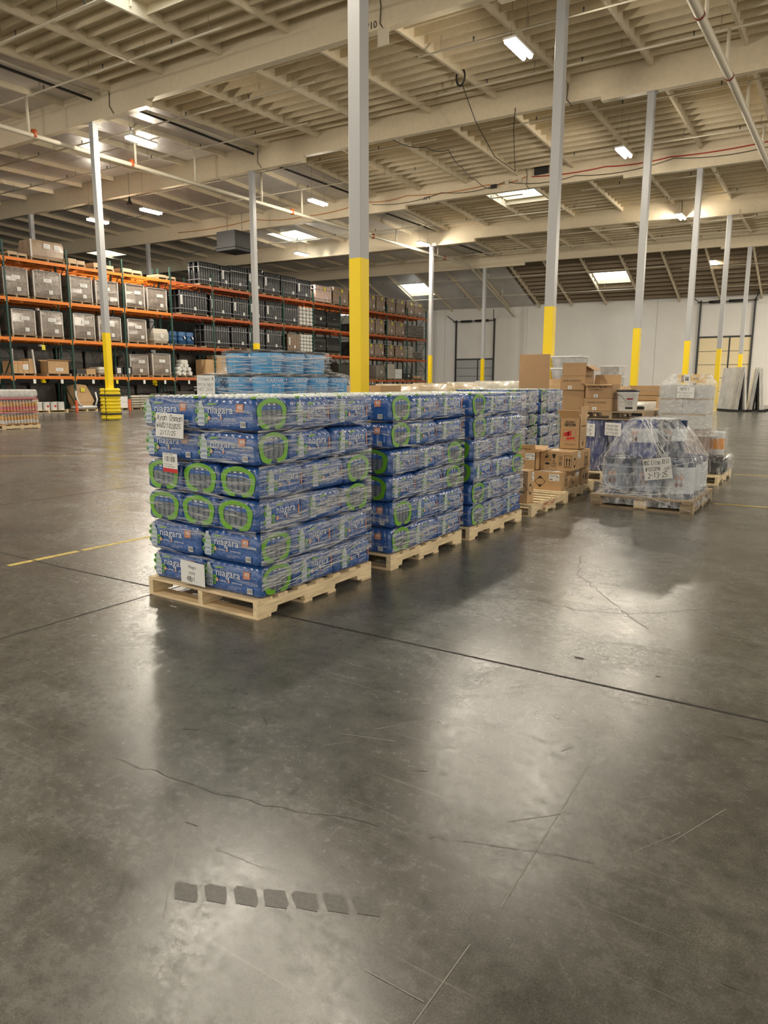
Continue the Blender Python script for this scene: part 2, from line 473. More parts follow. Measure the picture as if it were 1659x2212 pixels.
for pts, w in (([(-5.60, 2.72), (-5.60, 2.90)], .07), ([(-5.60, 3.0), (-5.595, 3.62)], .065), ([(-5.595, 3.66), (-5.57, 4.5), (-5.55, 6.4)], .06),
               ([(-1.44, 9.54), (0.6, 9.70)], .07), ([(-1.68, 12.92), (1.2, 13.5)], .07), ([(-14.4, 7.77), (-13.3, 8.56), (-12.9, 8.9)], .05)):
    gstrip(pts, w)
tag(fl.build('floor', [M_FLOOR, M_JOINT, M_CRACK, M_TREAD, M_SCRATCH, M_YLINE]), kind='structure')

w = MB(); w.box(XL, XR + 14, YW, YW + 0.3, 0, 8.25)
w.m = 1
for x in (-24.96, -14.2, -33.0, -3.6, -43.0):
    w.box(x - .012, x + .012, YW - .004, YW, 0, 8.1)
tag(w.build('wall_end', [M_WALL, M_WALLD]), kind='structure')
w = MB(); w.box(XL - 0.3, XL, -16, YW, 0, 12.6)
tag(w.build('wall_left', mat('dark_wall', (.06, .058, .055), .8)), kind='structure')

# roof: deck with joists to the right of the foil line, sagging foil to the left of it
SKY = [(-16.75, 13.7, 1.0), (-16.75, 38.6, 1.2), (-35.0, 41.2, 1.4), (-54.0, 39.3, 1.3), (-16.75, 56.3, 1.0), (-33.6, 56.2, 1.0)]
def hole(x, y):
    return any(abs(x - sx) < 1.34 and abs(y - sy) < h for sx, sy, h in SKY)
dk = MB()
M_DIMDECK = mat('unlit_brown_deck', (.27, .21, .14), .8, noise=(5, .1))  # brown wood colour darkened to carry the sloping bay's unlit look
ys = sorted(set([-16.0, 1.3, 26.58, 51.75, YW] + YB + [s[1] - s[2] for s in SKY] + [s[1] + s[2] for s in SKY]))
xs = sorted(set([XL, FOIL_X, XR + 14] + [s[0] - 1.33 for s in SKY] + [s[0] + 1.33 for s in SKY]))
for x0, x1 in zip(xs, xs[1:]):
    for y0, y1 in zip(ys, ys[1:]):
        if hole((x0 + x1) / 2, (y0 + y1) / 2): continue
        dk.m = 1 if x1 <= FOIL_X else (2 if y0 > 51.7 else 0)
        o = 0.20 if dk.m == 1 else 0.37
        e = 1e-6
        dk.poly([(x0, y0, zp(x0, y0 + e) + o), (x1, y0, zp(x1, y0 + e) + o), (x1, y1, zp(x1, y1 - e) + o), (x0, y1, zp(x0, y1 - e) + o)][::-1])
for ya, yb in zip([-16.0, 1.3] + YB, [1.3] + YB + [YW]):
    e = 1e-6; dk.m = 1
    za, zb = zp(FOIL_X, ya + e), zp(FOIL_X, yb - e)
    dk.poly([(FOIL_X, ya, za + .19), (FOIL_X, yb, zb + .19), (FOIL_X, yb, zb + .38), (FOIL_X, ya, za + .38)])
dk.m = 0
def joist(y, x0, x1):
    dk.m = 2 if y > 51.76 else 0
    a, b = zp(x0, y), zp(x1, y)
    p = [(x0, y - .02, a + .13), (x1, y - .02, b + .13), (x1, y + .02, b + .13), (x0, y + .02, a + .13), (x0, y - .02, a + .38), (x1, y - .02, b + .38), (x1, y + .02, b + .38), (x0, y + .02, a + .38)]
    q = dk.add(p)
    for f in ((0, 3, 2, 1), (0, 1, 5, 4), (1, 2, 6, 5), (2, 3, 7, 6), (3, 0, 4, 7)): dk.face([q + i for i in f])
for ya, yb in zip([1.3] + YB, YB + [YW]):
    n = int(round((yb - ya) / 0.605))
    for i in range(1, n):
        y = ya + (yb - ya) * i / n
        cuts = sorted([(sx - 1.33, sx + 1.33) for sx, sy, h in SKY if abs(sy - y) < h and sx > FOIL_X])
        x = FOIL_X + 0.1
        for c0, c1 in cuts:
            joist(y, x, c0); x = c1
        joist(y, x, 13.0)
tag(dk.build('ceiling', [M_DECK, M_FOIL, M_DIMDECK]), kind='structure')
for i, (sx, sy, h) in enumerate(SKY):                   # light wells with a dome on top
    m = MB(); o = 0.20 if sx < FOIL_X else 0.37
    c = [(sx - 1.33, sy - h), (sx + 1.33, sy - h), (sx + 1.33, sy + h), (sx - 1.33, sy + h)]
    lo = [(x, y, zp(x, y) + o - .02) for x, y in c]; hi = [(x, y, zp(x, y) + o + .28) for x, y in c]
    b = m.add(lo + hi)
    for k in range(4): m.face((b + k, b + (k + 1) % 4, b + 4 + (k + 1) % 4, b + 4 + k))
    m.m = 1; m.face((b + 7, b + 6, b + 5, b + 4))
    m.m = 0; m.box(sx - .02, sx + .02, sy - h, sy + h, zp(sx, sy) + o + .2, zp(sx, sy) + o + .27)
    tag(m.build('window_%d' % (i + 1), [M_DECK, M_SKY]), kind='structure')

ORD = ['first', 'second', 'third', 'fourth', 'fifth', 'sixth']
for k, y in enumerate(YB):
    g = MB(); wd = 0.13
    for x0, x1, dz in ((XL, -21.9, -.20), (-21.9, -8.6, 0), (-8.6, XR, -.14)):
        if k % 2 == 1 and x0 == -8.6: pass
        if k > 1 and x0 == -21.9: x1 = -10.2 if k == 3 else x1
        if k > 1 and x0 == -8.6: x0 = -10.2 if k == 3 else x0
        za, zb = zp(x0, y) - .62 + dz, zp(x1, y) - .62 + dz
        q = g.add([(x0, y - wd, za), (x1, y - wd, zb), (x1, y + wd, zb), (x0, y + wd, za), (x0, y - wd, za + 1.18 - dz), (x1, y - wd, zb + 1.18 - dz), (x1, y + wd, zb + 1.18 - dz), (x0, y + wd, za + 1.18 - dz)])
        for f in ((0, 3, 2, 1), (4, 5, 6, 7), (0, 1, 5, 4), (1, 2, 6, 5), (2, 3, 7, 6), (3, 0, 4, 7)): g.face([q + i for i in f])
    go = g.build('roof_girder', M_CREAM)
    tag(go, 'deep cream laminated roof girder, %s of the six counted from the camera' % ORD[k], 'girder', 'roof girders')
    if k in (1, 3):
        X = -12.75 if k == 1 else -20.75
        z = zp(X, y) - .62 + (.10 if k == 3 else .06)
        d = Dec((X, y - wd, z), (1, 0, -.0155), (0, 0, 1), off=.004)
        d.text('AP10' if k == 1 else 'AP9', 0, 0, .26, M_INK, bold=.02)
        d.build('grid_marking', go)
    for X in (XA, XB, XC):
        p = MB(); z = zp(X, y) - .62 - (.14 if X == XA else .20)
        p.box(X - .75, X + .45, y - wd - .012, y - wd, z + .02, z + .24)
        p.build('bearing_plate', M_CREAM, go)

NTH = ['first', 'second', 'third', 'fourth', 'fifth', 'sixth', 'seventh', 'eighth', 'ninth', 'tenth', 'eleventh', 'twelfth', 'thirteenth', 'fourteenth']
# purlins run from girder to girder
BAY = ['bay nearest the camera', 'second bay from the camera', 'third bay from the camera', 'fourth bay from the camera', 'fifth bay from the camera', 'sloping end bay']
for k, (ya, yb) in enumerate(zip(YB, YB[1:] + [YW])):
    proto = MB()
    ya2, yb2 = ya + .13, (yb - .13 if k < 5 else YW)
    rise = (zp(0, yb2 - 1e-5) - zp(0, ya2))
    z0 = 0.0
    q = proto.add([(-.045, 0, 0), (.045, 0, 0), (.045, yb2 - ya2, rise), (-.045, yb2 - ya2, rise), (-.045, 0, .37), (.045, 0, .37), (.045, yb2 - ya2, rise + .37), (-.045, yb2 - ya2, rise + .37)])
    for f in ((0, 3, 2, 1), (0, 1, 5, 4), (1, 2, 6, 5), (2, 3, 7, 6), (3, 0, 4, 7)): proto.face([q + i for i in f])
    me = proto.mesh('roof_purlin', M_CREAM)
    for i in range(-3, 21):
        X = -4.15 - 2.81 * i
        if X < XL + .5: continue
        o = link('roof_purlin', me, None, (X, ya2, zp(X, ya2)))
        side = 'under white foil' if X < FOIL_X else 'under cream joists'
        nth = i - 7 if X < FOIL_X else 7 - i
        if X > FOIL_X: nth = sum(1 for q in range(-3, 21) if FOIL_X < -4.15 - 2.81 * q <= X)
        else: nth = sum(1 for q in range(-3, 21) if X <= -4.15 - 2.81 * q < FOIL_X)
        tag(o, 'cream purlin, %s %s counted from the foil edge, %s' % (NTH[nth - 1], side, BAY[k]), 'purlin', 'purlins %s, %s' % (side, BAY[k]))
# black gap and conduit along the edge of the foil
for k, (ya, yb) in enumerate(zip([1.3] + YB, YB)):
    m = MB()
    X = FOIL_X - .1
    for dx, r_ in ((0, .06),):
        m.tube([(X + dx, ya + .2, zp(X, ya) - .02), (X + dx, yb - .2, zp(X, yb) - .02)], r_)
    m.m = 1
    m.box(X - .30, X - .24, ya + .5, yb - .3, min(zp(X, ya), zp(X, yb)) + .02, min(zp(X, ya), zp(X, yb)) + .10)
    tag(m.build('duct_rail', [M_PIPE, M_BLACK]), 'pale rail with black strip along the foil edge, %s' % ('over the camera aisle' if k == 0 else 'before the %s girder' % ORD[k]), 'rail', 'rails along the foil edge')

# posts
def post(x, y, label, guard=False):
    zt = zp(x, y) - .62 - (.14 if x == XA else .20)
    o = empty('steel_post', (x, y, 0), label, 'post', 'grey and yellow posts')
    h = .1175
    m = MB()
    c = .012
    def prof(z0, z1, hh):
        cs = [(-hh + c, -hh), (hh - c, -hh), (hh, -hh + c), (hh, hh - c), (hh - c, hh), (-hh + c, hh), (-hh, hh - c), (-hh, -hh + c)]
        return [[(a, b, z) for a, b in cs] for z in (z0, z1)]
    m.rings(prof(3.40, zt, h)); 
    m.box(-.16, .16, -.14, .14, zt - .02, zt)
    m.smooth = False
    m.sm = [False] * len(m.sm)
    m.build('shaft', M_GREY, o)
    m = MB(); m.rings(prof(0.0, 3.40, h + .001)); m.sm = [False] * len(m.sm)
    m.build('yellow_base', M_YELLOW, o)
    m = MB(); m.box(-.2, .2, -.2, .2, 0, .02); m.build('base_plate', M_GREY, o)
    return o
PN = ['nearest big post behind the water pallets', 'second post of the near row, behind the brown cartons', 'third post of the near row, behind the white pail',
      'fourth post of the near row, behind the film-wrapped carton stack', 'fifth post of the near row, crossing the cream dock door', 'sixth post of the near row, at the dock door edge']
for k, y in enumerate(YB):
    post(XA, y, 'grey post with yellow base, ' + PN[k])
PB = {1: 'standing in a yellow ribbed guard before the racks', 2: 'rising behind the light blue pails', 3: 'hidden behind the big post', 4: 'at the far end of the racks', 5: 'by the grey dock door on the left'}
for k in (1, 2, 3, 4, 5):
    post(XB, YB[k], 'grey post with yellow base, ' + PB[k])
for k in (2, 3):
    post(XC, YB[k], 'grey post rising behind the racks, %s' % ('above the tall wrapped carton' if k == 2 else 'above the black roll stacks'))

# ribbed guard round the second row's near post
go = empty('post_guard', (XB, YB[1], 0), 'yellow ribbed plastic guard with two black straps around the post', 'post guard')
def sq(r, z, n=40, e=6.0):
    out = []
    for k in range(n):
        a = 2 * PI * k / n; c_, s_ = math.cos(a), math.sin(a)
        q = (abs(c_) ** e + abs(s_) ** e) ** (-1 / e)
        out.append((r * q * c_, r * q * s_, z))
    return out
m = MB(); R = []
z = .03
H_G = 1.26
n = 64
for i in range(n + 1):
    t = i / n; zz = .03 + (H_G - .03) * t
    rib = .5 - .5 * math.cos(t * 2 * PI * 9.0)
    R.append(sq(.285 + .035 * rib, zz))
R.insert(0, sq(.13, .03)); R.append(sq(.12, H_G))
m.rings(R, cap=False)
m.build('guard_shell', M_GUARD, go)
m = MB(); m.box(.10, .115, -.322, -.30, .03, H_G); m.build('seam', M_BLACK, go)
for zz in (.26, .98):
    m = MB(); m.rings([sq(.300, zz - .035), sq(.327, zz - .035), sq(.327, zz + .035), sq(.300, zz + .035)], cap=False); m.build('strap', M_BLACK, go)
d = Dec((-.24, -.323, .60), (1, 0, 0), (0, 0, 1), off=.004); d.rect(0, 0, .17, .045, M_INK); d.frame(.03, -.12, .11, .10, .008, M_BADGE); d.build('warning_label', go)

# ------------------------------------------------------------------ lamps
def lamp(x, y, z, label, k=1.0):
    o = empty('linear_lamp', (x, y, z), label, 'ceiling lamp', 'linear high bay lamps')
    m = MB(); m.box(-.18, .18, -.62, .62, .03, .09); m.box(-.05, .05, -.5, .5, .09, .13)
    m.build('housing', M_FIXT, o)
    for sx in (-.10, .10):
        m = MB(); m.tube([(sx, -.60, -.01), (sx, .60, -.01)], .062, 8); m.build('tube', M_TUBE, o)
    for sy in (-.5, .5):
        m = MB(); m.tube([(0, sy, .12), (0, sy, zp(x, y) + .2 - z)], .006, 5); m.build('hanger', M_STEEL, o)
    li = bpy.data.lights.new('lamp_light_down', 'AREA'); li.shape = 'RECTANGLE'; li.size = .42; li.size_y = 1.25; li.energy = LAMP_DOWN * k; li.color = LAMP_COL
    lo = bpy.data.objects.new('lamp_light_down', li); C.objects.link(lo); lo.parent = o; lo.location = (0, 0, -.08)
    li = bpy.data.lights.new('lamp_light_side', 'POINT'); li.shadow_soft_size = .06; li.energy = LAMP_SIDE * k; li.color = LAMP_COL
    lo = bpy.data.objects.new('lamp_light_side', li); C.objects.link(lo); lo.parent = o; lo.location = (0, 0, -.14)
LAMPS = [(-8.5, 8.4, 'over the foreground, above the frame'), (-8.77, 19.8, 'the brightest one, between the big post and the second post'), (-8.84, 30.3, 'beside the red cable run'),
         (-9.3, 43.0, 'left of the fourth post'), (-9.6, 55.6, 'under the sloping bay before the wall'),
         (-23.61, 19.1, 'below the foil, above the white main pipe'), (-23.8, 29.9, 'above the light blue pails'), (-24.85, 42.1, 'at the top of the far post'),
         (-32.4, 26.6, 'above the black rolls on the racks'), (-36.8, 26.5, 'behind the guarded post'), (-33.9, 40.7, 'below the square heater'),
         (-23.8, 8.0, 'out of frame on the camera side, left'), (-8.9, -3.0, 'out of frame behind the camera'), (6.0, 9.2, 'out of frame to the right'), (6.0, 24.0, 'out of frame far right'), (6.0, 42.0, 'out of frame far right by the wall'), (2.5, 53.0, 'added out of frame to brighten the right end wall'), (0.5, 57.5, 'added unseen beside the end wall to brighten it'), (4.0, 48.0, 'added unseen before the end wall to brighten it'),  # end-wall lamps closing this line are unseen additions that brighten that wall
         (-37.5, 10.0, 'out of frame by the near racks')]
for x, y, l in LAMPS:
    z = 10.4 if y < 50 else 9.85
    lamp(x, y, z, 'hanging twin tube lamp ' + l, 1.9 if x > 0 and y > 40 else 1.0)  # far right lamps are boosted to brighten the end wall

# ------------------------------------------------------------------ sprinkler pipes, cables, heater, small fittings
def pipe(name, path, r, label, cat, mt=M_PIPE, group=None, n=10, kids=()):
    m = MB(); m.tube(path, r, n)
    o = tag(m.build(name, mt), label, cat, group)
    return o
mp = pipe('main_pipe', [(-26.0, -5, 10.25), (-26.0, 14, 10.25), (-26.0, 30, 10.3), (-26.0, 50.6, 10.35), (-26.0, 51.0, 10.3), (-26.0, 51.3, 10.15), (-26.0, 59.5, 7.25)], .085, 'thick white sprinkler main running along the foil towards the end wall', 'pipe', n=14)
for y in (16.3, 20.5, 30.5, 38.0, 47.0):
    m = MB(); m.tube([(-26.0, y, 10.2), (-26.0, y, 10.46)], .10, 12); m.build('pipe_clamp', M_RUST, mp)
mp2 = pipe('main_pipe', [(-4.25, 0, 9.9), (-4.25, 12, 10.06), (-4.25, 25, 10.35), (-4.25, 50, 10.25)], .115, 'thick white sprinkler main at the right, nearest the camera', 'pipe', n=14)
for y in (16.6, 20.1, 24.6):
    m = MB(); m.tube([(-4.25, y, 10.155 + .022 * (y - 16.6)), (-4.25, y + .09, 10.157 + .022 * (y - 16.6))], .128, 12); m.build('coupling', mat('coupling_red', (.22, .03, .02), .5), mp2)
kk = 0
def branch(y, x0, x1, label, x_riser=None, end_drop=None):
    zf = lambda x: zp(x, y) - .30
    o = pipe('branch_pipe', [(x0, y, zf(x0)), (x1, y, zf(x1))], .029, label, 'pipe', group='sprinkler branch lines', n=6)
    m = MB()
    x = x0 + .8
    while x < x1 - .3:
        m.tube([(x, y, zf(x)), (x, y, zf(x) + .42)], .009, 4); x += 2.81
    m.build('hanger_rods', M_STEEL, o)
    x = x0 + 1.9; i = 0
    while x < x1 - .3:
        h = MB(); h.tube([(x, y, zf(x)), (x, y, zf(x) + .10), (x, y, zf(x) + .15)], .02, 6, rr=[.016, .022, .03]); h.build('sprinkler_head', M_DARKM, o); x += 3.3
    for xr, zz in ((-26.0, 10.3), (-4.25, 10.25)):
        if x0 < xr < x1:
            r = MB(); r.tube([(xr, y, zf(xr)), (xr, y, zz)], .05, 8); r.build('riser', M_PIPE, o)
BR = [(13.2, -40, -12.9), (16.1, -40, -16.2), (16.2, -12.5, 6), (20.7, -38, -16.6), (20.9, -12.6, 6), (23.9, -44, -19.5), (24.1, -13.7, 6), (28.2, -44, -16.1), (28.3, -13.6, 6), (31.3, -44, -18.5), (32.7, -13.6, 6),
      (37.0, -46, -15.9), (37.6, -13.0, 6), (40.6, -46, -13.2), (41.0, -11.5, 6), (46.0, -46, -12.3), (46.3, -11.2, 6), (49.3, -40, 6), (54.2, -38, -12.5), (54.6, -11.5, 6), (57.0, -38, -15.0), (57.4, -12.4, 5)]
CNT = {}
for i, (y, a, b) in enumerate(BR):
    side = 'ending over the left aisle' if b < 0 else ('over the right aisle' if a > -20 else 'crossing the whole hall')
    branch(y, a, b, 'thin white sprinkler branch pipe %s, line %s from the camera' % (side, CNT.__setitem__(side, CNT.get(side, -1) + 1) or ['one', 'two', 'three', 'four', 'five', 'six', 'seven', 'eight', 'nine', 'ten', 'eleven', 'twelve'][CNT[side]]))
y = YB[3] - .17
def cable(name, pts, r, m_, label, cat='cable', sag=0.0, n=5):
    out = []
    for a, b in zip(pts, pts[1:]):
        a, b = Vector(a), Vector(b)
        for k in range(8):
            t = k / 8; p = a.lerp(b, t); p.z -= sag * 4 * t * (1 - t); out.append(p)
    out.append(Vector(pts[-1]))
    m = MB(); m.tube(out, r, n); return tag(m.build(name, m_), label, cat)
M_OCORD = mat('orange_cord', (.55, .22, .05), .5)
zz = lambda x: zp(x, y) - .5
cable('power_cord', [(-40, y, zz(-40) + .1), (-33, y, zz(-33) + .25), (-29, y, zz(-29)), (-24.5, y, zz(-24.5) + .32), (-21.8, y, zz(-21.8) + .33), (-17.0, y, zz(-17) + .28), (-14.9, y, zz(-14.9) + .40)], .022, M_OCORD, 'orange power cord strung along the fourth girder', 'cable', .12)
cable('power_cord', [(-14.6, y, zz(-14.6) + .36), (-11, y, zz(-11) + .33), (-8.2, y, zz(-8.2) + .34), (-4, y, zz(-4) + .42), (2, y, zz(2) + .5)], .026, mat('red_cord', (.45, .03, .02), .5), 'red cable strung along the fourth girder on the right', 'cable', .08)
cable('power_cord', [(-24, y - .03, zz(-24) + .12), (-19.6, y - .03, zz(-19.6) + .22), (-16, y - .03, zz(-16) + .3), (-12.4, y - .03, zz(-12.4) + .12), (-8, y - .03, zz(-8) + .26), (-3.5, y - .03, zz(-3.5) + .30), (2, y - .03, zz(2) + .3)], .014, M_BLACK, 'thin black cable below the orange and red cords', 'cable', .2)
m = MB(); m.box(-14.45, -13.75, y - .12, y, zz(-14) + .40, zz(-14) + .80)
tag(m.build('control_box', M_BLACK), 'black control box on the fourth girder beside the red cable', 'box')
m = MB(); m.box(-16.75, -16.45, y - .1, y, zz(-16.6) + .06, zz(-16.6) + .24)
tag(m.build('junction_box', M_BLACK), 'small black junction box where the hanging cable meets the cords', 'box')
for X in (-15.9, -15.2):
    m = MB(); m.box(X - .09, X + .09, y - .07, y, zz(X) + .18, zz(X) + .38)
    tag(m.build('junction_box', M_PIPE), 'small grey junction box on the fourth girder, %s' % ('left of the pair' if X < -15.5 else 'right of the pair'), 'box')
# hanging black loop of cable on the purlin before the third girder
m = MB()
cx, cy, cz = -12.55, 23.6, zp(-12.55, 23.6) + .02
for r_ in (.30, .24, .27):
    m.tube([(cx + .6 * r_ * math.cos(t * PI / 8), cy + .02 * r_, cz - .1 + r_ * math.sin(t * PI / 8)) for t in range(17)], .014, 5, cap=False)
m.tube([(cx + .05, cy, cz - .3), (cx + .2, cy + .8, cz - 1.3), (cx + .55, cy + 1.7, cz - 2.3), (cx + 1.05, cy + 2.4, cz - 2.7), (cx + .85, cy + 2.6, cz - 1.2), (cx + .8, cy + 2.8, cz - .4)], .016, 5)
tag(m.build('cable_coil', M_BLACK), 'coiled black cable hanging from a purlin, its loose end looping down', 'cable')
cable('drop_cable', [(-17.0, 26.3, 11.2), (-16.6, 28.2, 11.35), (-16.2, 29.5, 11.5), (-16.4, 31.2, 11.2), (-16.6, 33.0, 11.1), (-16.6, 34.8, 11.1)], .016, M_BLACK, 'black cable draped along a purlin to the fourth girder', 'cable', .12)
for X, YY in ((-9.85, YB[2] - .16), (-24.6, YB[2] - .16), (-23.9, YB[1] - .16), (-12.1, YB[1] - .16), (-14.9, YB[3] - .18), (-9.4, YB[4] - .16)):
    zt = zp(X, YY)
    cable('conduit_wire', [(X, YY, zt + .3), (X + .06, YY, zt - .1), (X + .03, YY, zt - .5), (X + .25, YY, zt - .78)], .014, M_BLACK, 'black wire running down the girder face %s' % {-9.85: 'beside the second near post', -24.6: 'by the blue pails post', -23.9: 'by the guarded post', -12.1: 'by the grid marking', -14.9: 'by the control box', -9.4: 'by the fourth lamp'}[X], 'wire')
# suspended unit heater
o = empty('unit_heater', (-32.5, 32.8, 9.25), 'square dark grey ceiling heater hanging above the black roll racks', 'heater')
m = MB(); m.box(-.75, .75, -.75, .75, .25, 1.1); m.build('housing', M_HEATER, o)
m = MB(); m.box(-.86, .86, -.86, .86, .14, .25); m.box(-.78, .78, -.78, .78, .0, .14)
for k in range(6): m.box(-.7, .7, -.62 + .24 * k, -.58 + .24 * k, -.03, 0)
m.build('louvre_frame', M_DARKM, o)
for sx in (-.6, .6):
    m = MB(); m.tube([(sx, 0, 1.1), (sx, 0, 2.2)], .015, 5); m.build('hanger', M_STEEL, o)
o = empty('horn_speaker', (-31.4, 24.5, 10.3), 'small black horn speaker hanging below the foil', 'speaker')
m = MB(); m.lathe([(.04, .25), (.06, .1), (.16, -.1)], n=12); m.build('horn', M_BLACK, o)
m = MB(); m.tube([(0, 0, .25), (0, 0, 1.4)], .012, 5); m.build('stem', M_STEEL, o)
# tag plate hanging under the second girder
m = MB(); X = -12.05; yy = YB[1] - .3; z1 = zp(X, yy) - .72
m.box(X - .0, X + .36, yy, yy + .01, z1 - .42, z1); m.tube([(X + .18, yy, z1), (X + .18, yy, z1 + .5)], .006, 4)
tag(m.build('hanging_plate', M_PIPE), 'small white plate hanging below the second girder beside the big post', 'plate')

# ------------------------------------------------------------------ dock doors in the end wall
def dock_door(n, x0, x1, z1, m_, track_top, springs=True):
    d = MB(); N = 5
    for k in range(N):
        a, b = z1 * k / N, z1 * (k + 1) / N
        d.box(x0, x1, YW - .06, YW - .005, a + .012, b - .012)
    o = tag(d.build('door_%d' % n, m_), kind='structure')
    m = MB()
    for x in (x0 - .10, x1 + .10):
        m.box(x - .055, x + .055, YW - .16, YW - .003, 0, track_top)
    for k in range(1, N): m.box(x0, x1, YW - .075, YW - .055, z1 * k / N - .016, z1 * k / N + .016)
    m.box((x0 + x1) / 2 - .05 + .35, (x0 + x1) / 2 + .05 + .35, YW - .085, YW - .06, 0, z1)
    m.box(x0 - .1, x1 + .1, YW - .1, YW - .02, z1, z1 + .12)
    m.build('track', M_DARKM, o)
    if springs:
        s = MB(); zt = track_top - .15; xm = (x0 + x1) / 2
        s.tube([(x0 - .3, YW - .3, zt), (x1 + .3, YW - .3, zt)], .03, 8)
        s.tube([(x0 + .5, YW - .3, zt), (xm - .25, YW - .3, zt)], .10, 10); s.tube([(xm + .1, YW - .3, zt), (x1 - .4, YW - .3, zt)], .10, 10)
        s.bar((x0 - .9, YW - .35, zt + .55), (x0, YW - .25, zt - .1), .06); s.bar((x1 + .1, YW - .25, zt - .1), (x1 + .5, YW - 1.2, zt + .8), .06)
        s.build('spring_shaft', M_BLACK, o)
M_DOORC = mat('cream_door', (.88, .74, .47), .6)
M_DOORG = mat('grey_door', (.46, .47, .48), .6)
dock_door(1, -10.95, -7.45, 4.95, M_DOORC, 7.7)
dock_door(2, -31.7, -28.1, 3.65, M_DOORG, 7.2)

# ------------------------------------------------------------------ pallets
def pallet_parts(parent, wx, wy, m_, kind='stringer', h=.13, simple=False, seed=0):
    """Stringers along y, deck boards along x; origin at the middle of the base."""
    r = random.Random(seed)
    if simple:
        p = MB()
        for sx in (-1, 0, 1): p.box(sx * (wx / 2 - .03) - .03, sx * (wx / 2 - .03) + .03, -wy / 2, wy / 2, .018, h - .02)
        for k in range(5):
            yy = -wy / 2 + .05 + (wy - .1) * k / 4; p.box(-wx / 2, wx / 2, yy - .05, yy + .05, h - .02, h)
        for k in range(3):
            yy = -wy / 2 + .05 + (wy - .1) * k / 2; p.box(-wx / 2, wx / 2, yy - .05, yy + .05, 0, .018)
        return p.build('pallet', m_, parent)
    for sx in (-1, 0, 1):                               # notched stringer boards
        p = MB(); x = sx * (wx / 2 - .02)
        zb, zt = .018, h - .018
        n0, n1 = wy * .13, wy * .36
        pts = [(-wy / 2, zb), (-n1, zb), (-n1 + .012, zb + .036), (-n0 - .012, zb + .036), (-n0, zb), (n0, zb), (n0 + .012, zb + .036), (n1 - .012, zb + .036), (n1, zb), (wy / 2, zb), (wy / 2, zt), (-wy / 2, zt)]
        a = p.add([(x - .02, q[0], q[1]) for q in pts]); b = p.add([(x + .02, q[0], q[1]) for q in pts]); n = len(pts)
        p.face([a + i for i in range(n)][::-1] if False else [a + n - 1 - i for i in range(n)]); p.face([b + i for i in range(n)])
        for i in range(n): p.face((a + i, a + (i + 1) % n, b + (i + 1) % n, b + i))
        p.build('stringer', M_WOODX if m_ is M_WOOD else m_, parent)
    nb = 7
    for k in range(nb):
        bw = .135 if k in (0, nb - 1) else .09
        yy = -wy / 2 + bw / 2 + (wy - bw) * k / (nb - 1)
        p = MB(); p.box(-wx / 2, wx / 2, yy - bw / 2, yy + bw / 2, h - .018, h + r.uniform(-.001, .001)); p.build('deck_board', m_, parent)
    for yy in (-wy / 2 + .06, -.13, .13, wy / 2 - .06):
        p = MB(); p.box(-wx / 2, wx / 2, yy - .06 if abs(yy) > .2 else yy - .045, yy + .06 if abs(yy) > .2 else yy + .045, 0, .018); p.build('bottom_board', m_, parent)
def pallet(x, y, rz, label, wx=1.016, wy=1.2, m_=None, h=.125, z=0.0, seed=0, group='wooden pallets'):
    o = empty('wooden_pallet', (x, y, z), label, 'pallet', group, rz)
    pallet_parts(o, wx, wy, m_ or M_WOOD, h=h, seed=seed)
    return o

